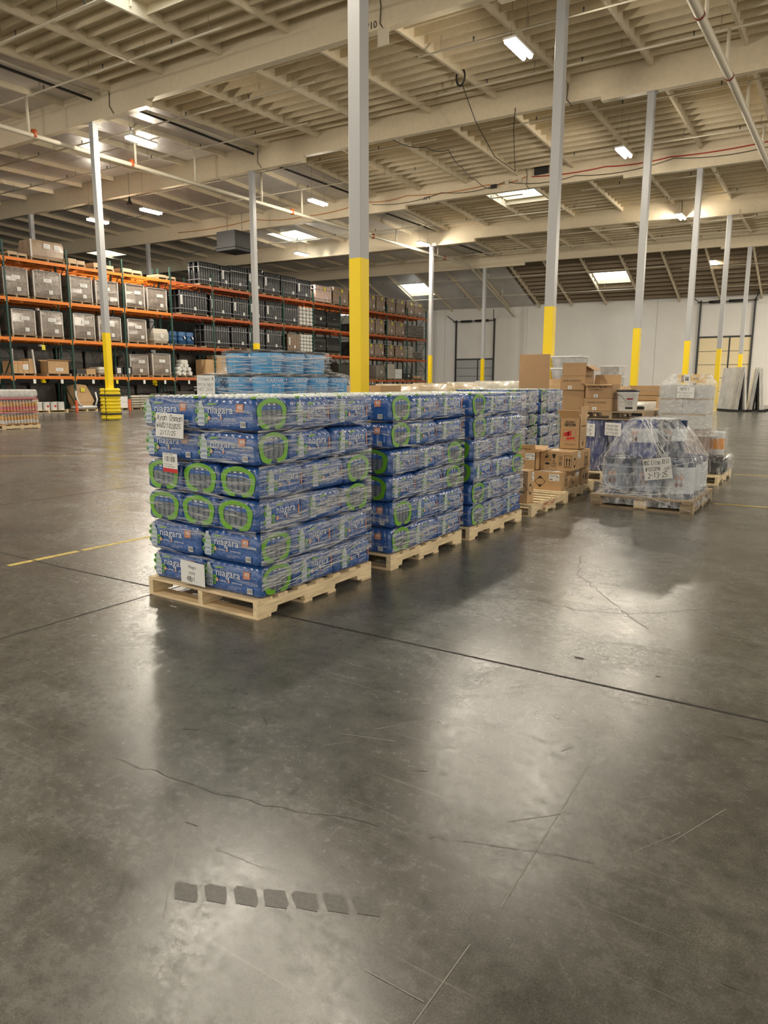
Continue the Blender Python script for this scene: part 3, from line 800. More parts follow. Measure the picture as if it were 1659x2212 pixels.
# ------------------------------------------------------------------ racks
M_YNOTE = mat('yellow_note', (.70, .62, .05), .6)
XF = -33.9
PITCH = 3.24
POSTY = [19.24 + PITCH * k for k in range(-3, 13)]
LEV = [1.80, 3.61, 5.45, 7.27]
def rack(xf, label, front):
    o = empty('pallet_rack', (xf, 0, 0), label, 'rack')
    for k, y in enumerate(POSTY):
        m = MB()
        top = 8.0
        for x in (-.05, -1.05):
            m.box(x - .045, x + .045, y - .042, y + .042, .01, top)
            m.box(x - .08, x + .08, y - .07, y + .07, 0, .012)
        zz_ = .25; sgn = 1
        while zz_ < top - .9:
            m.bar((-.07, y, zz_), (-1.03, y, zz_), .035)
            m.bar((-.07 if sgn > 0 else -1.03, y, zz_), (-1.03 if sgn > 0 else -.07, y, zz_ + 1.2), .035); zz_ += 1.2; sgn = -sgn
        f = m.build('upright_frame', M_GREEN, o)
        if front:
            m = MB(); m.box(-.10, .0, y - .05, y + .05, 0, .60); m.box(-.03, .006, y - .06, y + .06, 0, .60); m.build('post_protector', mat('protector_orange', (.75, .13, .04), .5), f)
            m = MB()
            for q in range(60): m.box(-.0055, -.0035, y - .008, y + .008, .7 + q * .12, .76 + q * .12)
            m.build('slot_column', M_BLACK, f)
    for k in range(len(POSTY) - 1):
        ya, yb = POSTY[k] + .045, POSTY[k + 1] - .045
        for z in LEV:
            for nm, x in (('front_beam', -.03), ('rear_beam', -1.07)):
                m = MB(); m.box(x - .03, x + .03, ya, yb, z - .14, z)
                for yy in (ya, yb - .05): m.box(x - .035, x + .036, yy, yy + .05, z - .22, z + .01)
                m.build(nm, M_ORANGE if k < 6 else M_RUST, o)
    if front:
        for k in range(2, 13):
            for q, c_ in ((.3, M_WHITE), (.75, M_WHITE if k != 4 else M_YNOTE)):
                d = Dec((.012, POSTY[k] + PITCH * q, 1.44), (0, 1, 0), (0, 0, 1), off=0); d.rect(0, 0, .14, .20, c_); d.line([(.07, .20), (.07, .24)], .012, c_); d.build('bay_tag', o)
        d = Dec((.012, POSTY[3] + 1.55, 3.06), (0, 1, 0), (0, 0, 1), off=0); d.rect(0, 0, .18, .24, M_YNOTE); d.line([(.09, .24), (.09, .40)], .012, M_YNOTE); d.build('bay_tag', o)
    m = MB()
    for k in range(len(POSTY) - 1):
        for z in LEV:
            for q in range(5):
                yy = POSTY[k] + PITCH * (q + .6) / 5.2
                m.box(-1.04, -.06, yy - .05, yy + .05, z - .06, z - .005)
    s = m.build('deck_supports', M_ORANGE, o); s['kind'] = 'stuff'
    return o
rack(XF, 'long front pallet rack, green uprights with orange beams, facing the aisle', True)
rack(XF - 1.45, 'second pallet rack standing back to back behind the front rack', False)

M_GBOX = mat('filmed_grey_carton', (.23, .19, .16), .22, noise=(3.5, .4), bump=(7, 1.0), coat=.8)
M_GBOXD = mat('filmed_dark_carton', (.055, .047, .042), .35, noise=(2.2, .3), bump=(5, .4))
M_BROLL = mat('black_roofing_roll', (.035, .036, .04), .35, coat=.3)
M_TROLL = mat('tan_roofing_roll', (.26, .18, .12), .45, coat=.2)
M_PROLL = mat('pink_roofing_roll', (.62, .45, .38), .45, coat=.2)
M_WROLL = mat('white_film_roll', (.70, .69, .66), .3, coat=.3)
M_BULK = mat('black_bulk_wrap', (.02, .02, .021), .25, bump=(6, .7), coat=.5)
M_SACK = mat('pale_sacks', (.50, .46, .39), .6, bump=(7, .6))
M_SACKD = mat('grey_sacks', (.24, .21, .18), .5, bump=(7, .6))
M_BDRUM = mat('blue_drum', (.02, .08, .20), .4)
M_CBOARD = mat('white_corner_board', (.62, .59, .55), .5)
M_BAND = mat('pale_band', (.30, .31, .33), .35)
M_LCART = mat('light_tan_carton', (.52, .38, .24), .6, noise=(3, .1))
SLOT = {'L4': 'top level', 'L3': 'third level', 'L2': 'second level', 'L1': 'lowest beam level', 'L0': 'on the floor'}
def bay_of(y):
    k = int((y - POSTY[3]) // PITCH)
    return ['at the frame edge', 'in the first full bay', 'behind the guarded post', 'in the third full bay', 'in the fourth bay', 'in the fifth bay', 'in the sixth bay', 'in the seventh bay', 'in the eighth bay', 'in the ninth bay', 'in the tenth bay', 'in the last bay but one', 'in the last bay'][max(0, min(12, k + 1))]
def load_base(w, d, h, name, label, cat, y0, z, group=None, x=XF - .04, m_=None):
    o = empty(name, (x, y0 + w / 2, z), label, cat, group)
    pw = w
    p = MB()
    for sy in (-1, 0, 1): p.box(-d, 0, sy * (pw / 2 - .05) - .04, sy * (pw / 2 - .05) + .04, .02, .11)
    for k in range(4): p.box(-d + (d - .1) * k / 3, -d + (d - .1) * k / 3 + .1, -pw / 2, pw / 2, .11, .13)
    p.box(-.1, 0, -pw / 2, pw / 2, 0, .02); p.box(-d, -d + .1, -pw / 2, pw / 2, 0, .02)
    p.build('pallet', m_ or M_WOODOLD, o)
    return o
def note(o, x, y, z, w, h, m_=None, nm='paper_label', lines=True):
    d = Dec((x, y, z), (0, 1, 0), (0, 0, 1), off=.004); d.rect(0, 0, w, h, m_ or M_WHITE).up()
    if lines:
        for k in range(4): d.rect(w * .1, h * (.16 + .19 * k), w * (.75 - .12 * (k % 2)), h * .05, M_INKG)
    d.build(nm, o)
def soft_box(x0, x1, y0, y1, z0, z1, r=.04, bulge=.02, rng=None):
    """Rounded box rings with slightly uneven sides, as film pulls a load together."""
    rng = rng or random
    out = []; n = 6
    for i in range(n + 1):
        t = i / n; ins = r * (abs(2 * t - 1) ** 6); b = bulge * math.sin(PI * t) + rng.uniform(-.4, .4) * bulge
        a0, a1, b0, b1 = x0 + ins - b, x1 - ins + b, y0 + ins - b, y1 - ins + b
        c = r; z = z0 + (z1 - z0) * t
        out.append([(a0 + c, b0, z), ((a0 + a1) / 2, b0 - b * .5, z), (a1 - c, b0, z), (a1, b0 + c, z), (a1 + b * .4, (b0 + b1) / 2, z), (a1, b1 - c, z), (a1 - c, b1, z), ((a0 + a1) / 2, b1, z), (a0 + c, b1, z), (a0, b1 - c, z), (a0, (b0 + b1) / 2, z), (a0, b0 + c, z)])
    return out
USED = {}
def uniq(lab):
    USED[lab] = USED.get(lab, 0) + 1
    return lab if USED[lab] == 1 else lab + ', second one'
def gray_box(y0, w, h, z, lv, x=XF - .04, dark=False, i=0, lab=None):
    r = random.Random(int(y0 * 100) + int(z * 10))
    o = load_base(w, 1.08, h, 'wrapped_carton', lab or ('grey wrapped carton with corner boards, %s, %s' % (SLOT[lv], bay_of(y0 + w / 2) + (', nearer half' if (y0 + w / 2 - POSTY[3]) % PITCH < PITCH / 2 else ', farther half'))), 'wrapped load', y0, z, 'grey wrapped cartons on the racks', x)
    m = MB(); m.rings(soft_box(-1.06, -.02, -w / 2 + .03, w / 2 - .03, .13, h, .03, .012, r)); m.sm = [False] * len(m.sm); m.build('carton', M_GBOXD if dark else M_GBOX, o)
    if not dark:
        for s in (-1, 1):
            m = MB(); yy = s * (w / 2 - .06); m.box(-.012, .006, yy - .028, yy + .028, .15, h - .03); m.build('corner_board', M_CBOARD, o)
        m = MB(); m.box(-.03, .004, -w / 2 + .1, w / 2 - .1, h - .025, h + .006); m.build('top_edge_film', M_BAND, o)
        note(o, .008, r.uniform(-.3, .0), h * .62, .42, .17); note(o, .008, r.uniform(.0, .25), h * .22, .20, .18)
    return o
def roll_stack(y0, w, h, z, lv, rm, kindlab, x=XF - .04, n=None, top=None, band=True, ynote=False):
    o = load_base(w, 1.06, h, 'roll_pallet', uniq('%s, %s, %s' % (kindlab, SLOT[lv], bay_of(y0 + w / 2) + (', nearer half' if (y0 + w / 2 - POSTY[3]) % PITCH < PITCH / 2 else ', farther half'))), 'wrapped load', y0, z, kindlab.split(' on ')[0] + 's', x)
    ny = n or max(3, int(round((w - .06) / .19))); nx = 3
    rr = (w - .04) / ny / 2
    me = None
    for a in range(nx):
        for b in range(ny):
            if a == 1 and 0 < b < ny - 1: continue
            if me is None:
                m = MB(); m.lathe([(rr * .9, .13), (rr * .99, .16), (rr * .99, h - .03), (rr * .8, h), (rr * .3, h + .004)], n=10); me = m.mesh('roll', rm)
            link('roll', me, o, (-.02 - rr - a * (1.02 - 2 * rr) / 2, -w / 2 + .02 + rr + b * 2 * rr, 0))
    if band:
        for t in (.25, .78):
            m = MB(); m.box(-1.03, -.004, -w / 2 + .012, w / 2 - .012, h * t, h * t + .035); m.build('film_band', M_BAND, o)
    r = random.Random(int(y0 * 37))
    note(o, .004, r.uniform(-.1, .3), .32, .17, .19)
    if ynote: note(o, .004, -.05, h * .74, .24, .26, M_YNOTE)
    elif r.random() < .6: note(o, .004, -w / 2 + .05, h * .42, .16, .52)
    m = MB(); m.box(-1.04, .0, -w / 2 + .01, w / 2 - .01, h + .004, h + .02); m.build('top_sheet', M_DARKM if rm is M_BROLL else M_CBOARD, o)
    return o
def simple_load(y0, w, h, z, nm, label, m_, x=XF - .04, cat='wrapped load', d=1.0, bulge=.03, notes=1):
    o = load_base(w, d, h, nm, label, cat, y0, z, None, x)
    m = MB(); m.rings(soft_box(-d + .03, -.02, -w / 2 + .04, w / 2 - .04, .13, h, .05, bulge, random.Random(int(y0 * 91)))); m.sm = [False] * len(m.sm); m.build('wrapped_goods', m_, o)
    if notes: note(o, .03, -.1, h * .45, .2, .2)
    return o
def sack_load(y0, w, h, z, label, m_, x=XF - .04, rows=None):
    o = load_base(w, 1.0, h, 'sack_pallet', label, 'stack of sacks', y0, z, None, x)
    rows = rows or max(2, int((h - .13) / .13)); rh = (h - .13) / rows
    r = random.Random(int(y0 * 13))
    for k in range(rows):
        for s in (-1, 1):
            m = MB(); z0 = .13 + k * rh
            j = r.uniform(-.02, .02)
            m.rings(soft_box(-.98 + j, -.03 + j, (-w / 2 + .03 if s < 0 else .01), (-.01 if s < 0 else w / 2 - .03), z0, z0 + rh * .98, .05, .03, r)); m.build('sack', m_, o)
    return o
def open_carton(y0, w, h, z, label, x=XF - .04, d=.7):
    o = load_base(w, .9, h, 'open_carton', label, 'carton', y0, z, None, x)
    m = MB(); t = .012; b = .13; ww = w - .2
    x0, x1, ya, yb, zt = -d, -.05, -ww / 2, ww / 2, h - .12
    m.box(x0, x1, ya, yb, b, b + t); m.box(x0, x0 + t, ya, yb, b, zt); m.box(x1 - t, x1, ya, yb, b, zt); m.box(x0, x1, ya, ya + t, b, zt); m.box(x0, x1, yb - t, yb, b, zt)
    m.build('carton_body', M_KRAFT, o)
    for a, nm in (((x1, 1), 'front_flap'), ((x0, -1), 'rear_flap')):
        f = MB(); xx, s = a; f.poly([(xx, ya, zt), (xx, yb, zt), (xx + s * .1, yb + .05, zt + .08), (xx + s * .1, ya - .05, zt + .08)]); fo = f.build('flap', M_KRAFT, o); so = fo.modifiers.new('t', 'SOLIDIFY'); so.thickness = .006
    note(o, x1 + .002, -.15, b + .12, .4, .16)
    return o
def drum(parent, x, y, z, r, h, m_, name='drum'):
    m = MB(); m.lathe([(r * .9, 0), (r, .02), (r, h * .32), (r * 1.03, h * .34), (r, h * .36), (r, h * .65), (r * 1.03, h * .67), (r, h * .69), (r, h - .03), (r * .95, h)], (x, y, z), n=16)
    return m.build(name, m_, parent)

RK = 'black roll pallet'
TK = 'tan roll pallet with yellow note'
Z4, Z3, Z2, Z1 = 7.272, 5.452, 3.612, 1.802
for y0, w_, h in ((19.14, 1.27, 1.36), (20.61, 1.52, 1.37), (22.55, 1.33, 1.34), (24.0, 1.45, 1.30), (25.83, 1.33, 1.33), (27.25, 1.45, 1.29)): gray_box(y0, w_, h, Z3, 'L3')
gray_box(17.6, 1.3, 1.28, Z3, 'L3')
for y0, w_, h in ((19.38, 1.25, 1.32), (20.84, 1.24, 1.34), (22.6, 1.29, 1.37), (24.05, 1.45, 1.34), (25.85, 1.32, 1.33)): gray_box(y0, w_, h, Z2, 'L2')
gray_box(17.55, 1.3, 1.32, Z2, 'L2')
gray_box(27.39, 1.36, 1.35, Z1, 'L1')
gray_box(26.0, 1.3, 1.25, Z1, 'L1', x=XF - .2)
for y0, w_, h in ((31.17, 1.75, 1.37), (33.0, .75, 1.36), (33.8, 1.5, 1.47), (35.37, 1.44, 1.52), (36.86, 1.61, 1.46), (38.56, 1.61, 1.45), (40.26, 1.54, 1.4)): roll_stack(y0, w_, h, Z4, 'L4', M_BROLL, RK)
for y0, w_, h in ((29.6, 2.2, 1.41), (32.05, 1.8, 1.36), (33.95, 1.42, 1.36), (35.44, 1.46, 1.42), (36.99, 1.63, 1.45), (38.74, 1.6, 1.42)): roll_stack(y0, w_, h, Z3, 'L3', M_BROLL, RK)
for y0, w_, h in ((31.46, 2.15, 1.36), (33.75, 1.42, 1.40), (35.28, 1.55, 1.44), (36.95, 1.59, 1.43)): roll_stack(y0, w_, h, Z2, 'L2', M_BROLL, RK)
for y0, w_, h in ((42.17, 2.05, 1.23), (44.38, 1.94, 1.33)): roll_stack(y0, w_, h, Z4, 'L4', M_PROLL if y0 < 43 else M_TROLL, 'pink roll pallet with yellow note' if y0 < 43 else TK, ynote=True)
for y0, w_, h in ((46.43, 1.3, 1.33), (47.8, 1.15, 1.3), (49.0, 1.05, 1.27), (50.2, 1.25, 1.29), (51.73, 1.29, 1.29), (53.2, 1.38, 1.29), (54.8, 1.3, 1.27), (56.22, 1.45, 1.26)): roll_stack(y0, w_, h, Z4, 'L4', M_TROLL, TK, ynote=True)
for y0, w_, h in ((48.7, 1.25, 1.22), (50.08, 1.31, 1.2), (51.74, 1.3, 1.21), (53.15, 1.38, 1.23)): roll_stack(y0, w_, h, Z3, 'L3', M_TROLL, TK, ynote=True)
for y0, w_, h in ((48.6, 1.25, 1.08), (49.95, 1.38, 1.1), (51.63, 1.25, 1.1), (53.1, 1.4, 1.09)): roll_stack(y0, w_, h, Z2, 'L2', M_TROLL, TK, ynote=True)
# white end-on film rolls in tidy racks
def end_rolls(y0, w_, h, z, label, cols, rows, m_=None):
    o = load_base(w_, 1.0, h, 'film_roll_pallet', label, 'stack of rolls', y0, z)
    r = min((w_ - .04) / cols / 2, (h - .13) / rows / 2); me = None
    for a in range(cols):
        for b in range(rows):
            if me is None:
                m = MB(); m.lathe([(r * .35, -.98), (r * .97, -.97), (r * .97, -.02), (r * .8, -.005), (r * .35, -.004)], n=12); me = m.mesh('film_roll', m_ or M_WROLL)
                me.transform(Matrix.Rotation(PI / 2, 4, 'Y'))
            link('film_roll', me, o, (0, -w_ / 2 + .02 + r + a * (w_ - .04 - 2 * r) / max(1, cols - 1), .13 + r + b * 2 * r))
    return o
end_rolls(40.45, 1.45, 1.40, Z3, 'rack load of white film rolls seen end-on, third level', 4, 5)
end_rolls(40.52, 1.31, 1.34, Z2, 'rack load of white film rolls seen end-on, second level', 4, 5)
roll_stack(39.12, 1.35, 1.27, Z2, 'L2', M_TROLL, 'dusty tan roll pallet', ynote=False)
for i, (y0, w_, h, z, l) in enumerate(((42.08, 1.37, 1.38, Z3, 'third level, beside the white rolls'), (43.56, 1.66, 1.31, Z3, 'third level, farther of the two'), (41.99, 1.43, 1.27, Z2, 'second level, beside the white rolls'), (43.52, 1.61, 1.29, Z2, 'second level, farther of the two'), (42.0, 1.4, 1.2, Z1, 'lowest beam level, behind the light blue pails'))):
    simple_load(y0, w_, h, z, 'black_bulk_load', 'black plastic-wrapped bulk load on the rack, ' + l, M_BULK, bulge=.05)
sack_load(54.77, 3.0, 1.16, Z3, 'grey sacks piled on the rack, last bay, third level', M_SACKD)
sack_load(54.72, 1.25, 1.12, Z2, 'pale sacks stacked on the rack, last bay, second level', M_SACK)
sack_load(56.13, 1.5, .7, Z2, 'low heap of grey sacks on the rack, last bay, second level', M_SACKD)
# top level odds and ends
def low_load(y0, w_, h, z, label, m_, nm='low_carton_load', d=1.0):
    o = load_base(w_, d, h, nm, label, 'cartons', y0, z)
    n = max(1, int(w_ / .45)); 
    for k in range(n):
        m = MB(); a = -w_ / 2 + w_ * k / n; hh = h * (1 - .25 * ((k * 7) % 3) / 2)
        m.box(-d + .03, -.03, a + .01, a + w_ / n - .01, .13, max(.2, hh)); m.build('carton', m_, o)
    return o
o = load_base(1.81, 1.05, .95, 'tall_carton_load', 'tall film-wrapped tan carton with paper labels, on top of the first full bay', 'wrapped load', 20.6, Z4)
m = MB(); m.rings(soft_box(-1.02, -.02, -.86, .86, .13, .97, .03, .01, random.Random(5))); m.sm = [False] * len(m.sm); m.build('carton', mat('filmed_tan_carton', (.36, .26, .18), .25, noise=(3, .2), bump=(5, .4), coat=.5), o)
for yy in (-.2, .35): note(o, .012, yy, .62, .34, .22)
m = MB(); m.box(-.012, .008, -.88, -.80, .15, .97); m.build('corner_board', M_CBOARD, o)
low_load(19.5, .95, .26, Z4, 'low tan carton load on top of the rack at the first full bay start', M_LCART)
low_load(22.6, .94, .36, Z4, 'low tan carton just beyond the tall wrapped carton, top level', M_LCART)
low_load(24.04, 1.2, .34, Z4, 'low crate on the top level beside the guarded post', M_LCART, 'low_crate_load')
low_load(25.75, 1.3, .30, Z4, 'low pale crates on the top level in the third full bay', M_LCART, 'low_crate_load')
low_load(28.1, 1.3, .26, Z4, 'low pale cartons on the top level before the black rolls', M_LCART)
low_load(17.3, 1.2, .55, Z4, 'wrapped low load on the top level at the frame edge', M_GBOX)
# second level: blue drums
o = load_base(1.9, 1.0, .95, 'drum_pallet', 'four blue drums with white diamond marks, second level, third full bay', 'drums', 28.85, Z2)
for k, yy in enumerate((-.62, .05, .66)):
    dm = drum(o, -.33, yy, .13, .29, .72, M_BDRUM)
    if k:
        d = Dec((-.035, yy, .5), (0, 1, 0), (0, 0, 1), off=.004); d.poly([(-.12, 0), (0, -.12), (.12, 0), (0, .12)], M_WHITE); d.poly([(-.05, .09), (.05, -.09), (.0, -.12), (-.12, 0)], M_BDRUM); d.build('diamond_mark', dm)
drum(o, -.78, .3, .13, .29, .72, M_BDRUM)
simple_load(27.62, 1.1, .92, Z2, 'white_wrapped_load', 'pale wrapped goods beside the blue drums, second level', M_SACK)
# lowest beam level
o = load_base(1.21, 1.0, 1.23, 'half_carton_load', 'half-empty carton load between tall white corner boards, lowest beam level', 'cartons', 19.22, Z1)
for k in range(4):
    m = MB(); a = -.55 + .275 * k; m.box(-.9, -.05, a + .008, a + .267, .13, .70 + (.12 if k == 3 else 0)); m.build('carton', M_KRAFT, o)
for s, ln in ((-1, .05), (1, -.08)):
    m = MB(); m.bar((-.02, s * .57, .13), (-.02, s * .57 + ln, 1.26), .07); m.build('corner_board', M_CBOARD, o)
for k in range(3): note(o, -.047, -.5 + .22 * k, .55, .14, .06, M_BADGE, 'warning_label', False)
note(o, -.047, -.02, .3, .26, .24)
open_carton(20.98, 1.35, .85, Z1, 'open brown carton with a wide label, lowest beam level, first full bay')
gray_box(20.9, 1.5, 1.2, Z1, 'L1', x=XF - 1.6, lab='grey wrapped carton behind the open brown carton, lowest beam level')
for k, (y0, l, h) in enumerate(((22.62, 'nearer', .34), (23.2, 'farther', .40))):
    low_load(y0, .55, h, Z1, 'shallow black and brown tray on the lowest beam level, %s of two' % l, M_KRAFT if k else M_DARKM, 'tray_load', .8)
simple_load(23.91, .9, .51, Z1, 'grey_carton_load', 'pale grey carton behind the guarded post, lowest beam level', M_SACK)
for k, y0 in enumerate((24.95, 25.55)):
    o = load_base(.52, .8, .5, 'black_carton', 'black carton with a white paper label, lowest beam level, %s of two' % ('nearer' if not k else 'farther'), 'carton', y0, Z1)
    m = MB(); m.box(-.75, -.05, -.25, .25, .13, .56); m.build('carton', M_BLACK, o); note(o, -.045, -.12, .2, .24, .28)
o = load_base(1.5, .9, 1.1, 'film_roll_heap', 'heap of clear plastic film rolls with a paper label, lowest beam level', 'stack of rolls', 29.1, Z1)
r_ = random.Random(8)
for zc, n_, s_ in ((.26, 3, .42), (.50, 3, .34), (.72, 2, .30), (.93, 2, .22)):
    for k in range(n_):
        m = MB(); yy = (k - (n_ - 1) / 2) * s_; m.tube([(-.88, yy, zc), (-.05 - r_.uniform(0, .05), yy, zc)], .125, 12); m.build('film_roll', M_WROLL, o)
note(o, .0, -.1, .62, .22, .2)
o = load_base(2.08, 1.0, 1.4, 'brown_carton_load', 'tall brown carton beside a wide one, lowest beam level, left of the light blue pails', 'cartons', 31.44, Z1)
for a, b, t in ((-1.0, -.1, 1.12), (-.08, .98, 1.40)):
    m = MB(); m.box(-.95, -.05, a, b, .13, t); m.build('carton', M_KRAFT, o)
note(o, -.046, .55, .45, .2, .22)
simple_load(50.15, 1.26, 1.2, Z1, 'grey_wrapped_load', 'grey wrapped goods on the lowest beam level near the rack end', M_SACKD)
def carton_stack(y0, w_, h, z, label, m_, rows, cols):
    o = load_base(w_, .9, h, 'carton_stack', label, 'cartons', y0, z)
    for a in range(cols):
        for b in range(rows):
            m = MB(); m.box(-.85, -.04, -w_ / 2 + .03 + a * (w_ - .06) / cols + .006, -w_ / 2 + .03 + (a + 1) * (w_ - .06) / cols - .006, .13 + (h - .13) * b / rows + .004, .13 + (h - .13) * (b + 1) / rows - .004); m.build('carton', m_, o)
    return o
carton_stack(51.65, 1.3, 1.34, Z1, 'tall stack of white cartons, lowest beam level near the rack end', M_SACK, 3, 2)
carton_stack(53.05, 1.1, .94, Z1, 'shorter white carton stack next to the tall white one, lowest beam level', M_WHITE, 2, 1)
simple_load(54.36, 1.55, .62, Z1, 'dark_wrapped_load', 'dark grey wrapped goods low on the last bay, lowest beam level', M_DARKM)
simple_load(56.08, 1.5, .40, Z1, 'tan_wrapped_load', 'low tan bundle in the last bay, lowest beam level', M_KRAFT)
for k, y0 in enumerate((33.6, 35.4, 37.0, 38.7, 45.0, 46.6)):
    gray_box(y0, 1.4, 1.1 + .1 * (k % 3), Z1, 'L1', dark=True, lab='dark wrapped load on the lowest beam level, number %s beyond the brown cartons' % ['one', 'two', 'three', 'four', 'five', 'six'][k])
# floor level
o = load_base(2.1, 1.0, .62, 'pail_pallet', 'pallet of white metal pails on the floor under the first full bay', 'pails', 19.9, 0, m_=M_WOOD)
for k in range(5):
    for a in (0, 1):
        m = MB(); yy = -.82 + .40 * k; m.lathe([(.155, .13), (.165, .15), (.165, .50), (.17, .51), (.15, .52)], (-.22 - a * .4, yy, 0), n=14); pl = m.build('pail', M_WHITE, o)
        if a == 0 and k in (0, 2, 3):
            d = Dec((-.05, yy, .32), (0, 1, 0), (0, 0, 1), off=.004); d.poly([(-.07, 0), (0, -.07), (.07, 0), (0, .07)], M_RED); d.build('hazard_mark', pl)
m = MB(); m.box(-.7, -.3, -.75, -.35, .53, .66); m.build('small_carton', M_LCART, o)
o = load_base(1.27, .9, 1.45, 'crushed_carton', 'large crushed brown carton spilling film, on the floor left of the guarded post', 'carton', 22.45, 0, m_=M_WOOD)
m = MB(); m.rings([[(-.7, -.45, .14), (-.10, -.35, .14), (-.12, .25, .14), (-.7, .35, .14)], [(-.78, -.55, .6), (-.05, -.50, .5), (-.06, .50, .55), (-.75, .5, .6)], [(-.8, -.58, 1.3), (-.10, -.55, 1.42), (-.12, .10, 1.36), (-.75, .45, 1.25)]]); m.sm = [False] * len(m.sm); m.build('carton_body', M_KRAFT, o)
m = MB(); m.bar((-.03, -.28, 1.12), (-.03, -.05, 1.12), .01, .2); m.build('paper_label', M_YNOTE, o)
m = MB(); m.rings(soft_box(-.5, .0, -.62, .6, .13, .32, .1, .05, random.Random(3))); m.m = 0; m.tube([(-.02, -.60, 1.2), (.02, -.62, .8), (.03, -.5, .45), (.04, -.3, .28)], .05, 6); m.tube([(-.02, .55, 1.0), (.03, .6, .6), (.02, .5, .3)], .05, 6); m.build('loose_film', F_ROPE, o)
carton_stack(24.75, .95, .75, 0, 'white cartons on the floor just right of the guarded post', M_WHITE, 2, 1)
sack_load(25.85, 1.3, .8, 0, 'pale sacks on a floor pallet beside the orange post protector', M_SACK)
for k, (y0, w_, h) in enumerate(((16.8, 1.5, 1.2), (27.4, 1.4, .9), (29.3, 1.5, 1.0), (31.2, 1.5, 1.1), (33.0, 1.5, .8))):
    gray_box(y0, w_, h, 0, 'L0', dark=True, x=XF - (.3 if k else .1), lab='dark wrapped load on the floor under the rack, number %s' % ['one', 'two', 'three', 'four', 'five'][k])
# rear rack: dark loads seen between the front ones
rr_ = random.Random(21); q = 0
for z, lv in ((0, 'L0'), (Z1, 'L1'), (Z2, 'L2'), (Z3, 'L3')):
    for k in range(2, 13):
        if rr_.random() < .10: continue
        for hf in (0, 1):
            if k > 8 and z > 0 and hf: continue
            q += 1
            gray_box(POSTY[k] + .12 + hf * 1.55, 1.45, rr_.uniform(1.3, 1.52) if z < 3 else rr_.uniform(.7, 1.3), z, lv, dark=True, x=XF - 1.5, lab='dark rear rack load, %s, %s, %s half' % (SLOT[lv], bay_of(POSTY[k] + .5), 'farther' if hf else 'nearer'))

# ------------------------------------------------------------------ water cases
CL, CW, CH = .47, .32, .200
def case_body():
    m = MB(); dep, r = .0055, .026
    def outline(ins):
        P = []
        def side(n, ln, at):
            N = n * 6
            for k in range(N + 1):
                s = -ln / 2 + r + (ln - 2 * r) * k / N
                o = dep * (1 - abs(math.sin(PI * (s + ln / 2) / (ln / n))) ** .8)
                P.append(at(s, ins + o))
        side(8, CL, lambda s, i: (s * (1 - ins * 2 / CL), -CW / 2 + i))
        P.append((CL / 2 - ins - r * .30, -CW / 2 + ins + r * .30))
        side(5, CW, lambda s, i: (CL / 2 - i, s * (1 - ins * 2 / CW)))
        P.append((CL / 2 - ins - r * .30, CW / 2 - ins - r * .30))
        side(8, CL, lambda s, i: (-s * (1 - ins * 2 / CL), CW / 2 - i))
        P.append((-CL / 2 + ins + r * .30, CW / 2 - ins - r * .30))
        side(5, CW, lambda s, i: (-CL / 2 + i, -s * (1 - ins * 2 / CW)))
        P.append((-CL / 2 + ins + r * .30, -CW / 2 + ins + r * .30))
        return P
    R = []
    for z, i in ((0, .016), (.010, .004), (.03, 0), (.055, .0005), (.075, .0025), (.095, .0005), (.12, 0), (.145, .001), (.165, .007), (.181, .017), (.193, .032), (.197, .05)):
        R.append([(x, y, z) for x, y in outline(i)])
    m.rings(R)
    return m.mesh('water_case', M_BLUEF)
def caps_mesh():
    m = MB()
    for a in range(8):
        for b in range(5):
            x, y = (a - 3.5) * CL / 8.3, (b - 2) * CW / 5.4
            m.m = (a * 3 + b * 5) % 7 == 0
            m.lathe([(.016, .190), (.015, .2045), (.012, .206)], (x, y, 0), n=8)
    return m.mesh('bottle_caps', [M_CAPW, M_LIME])
BOTTLE = [(-.34, 0), (.34, 0), (.42, .06), (.40, .25), (.46, .30), (.40, .36), (.44, .58), (.40, .74), (.22, .86), (.17, .90), (.17, 1.0), (-.17, 1.0), (-.17, .90), (-.22, .86), (-.40, .74), (-.44, .58), (-.40, .36), (-.46, .30), (-.40, .25), (-.42, .06)]
def drop_pts(x, y, s): return [(x, y + s * 1.5), (x + s * .45, y + s * .5), (x + s * .6, y), (x + s * .4, y - s * .45), (x, y - s * .6), (x - s * .4, y - s * .45), (x - s * .6, y), (x - s * .45, y + s * .5)]
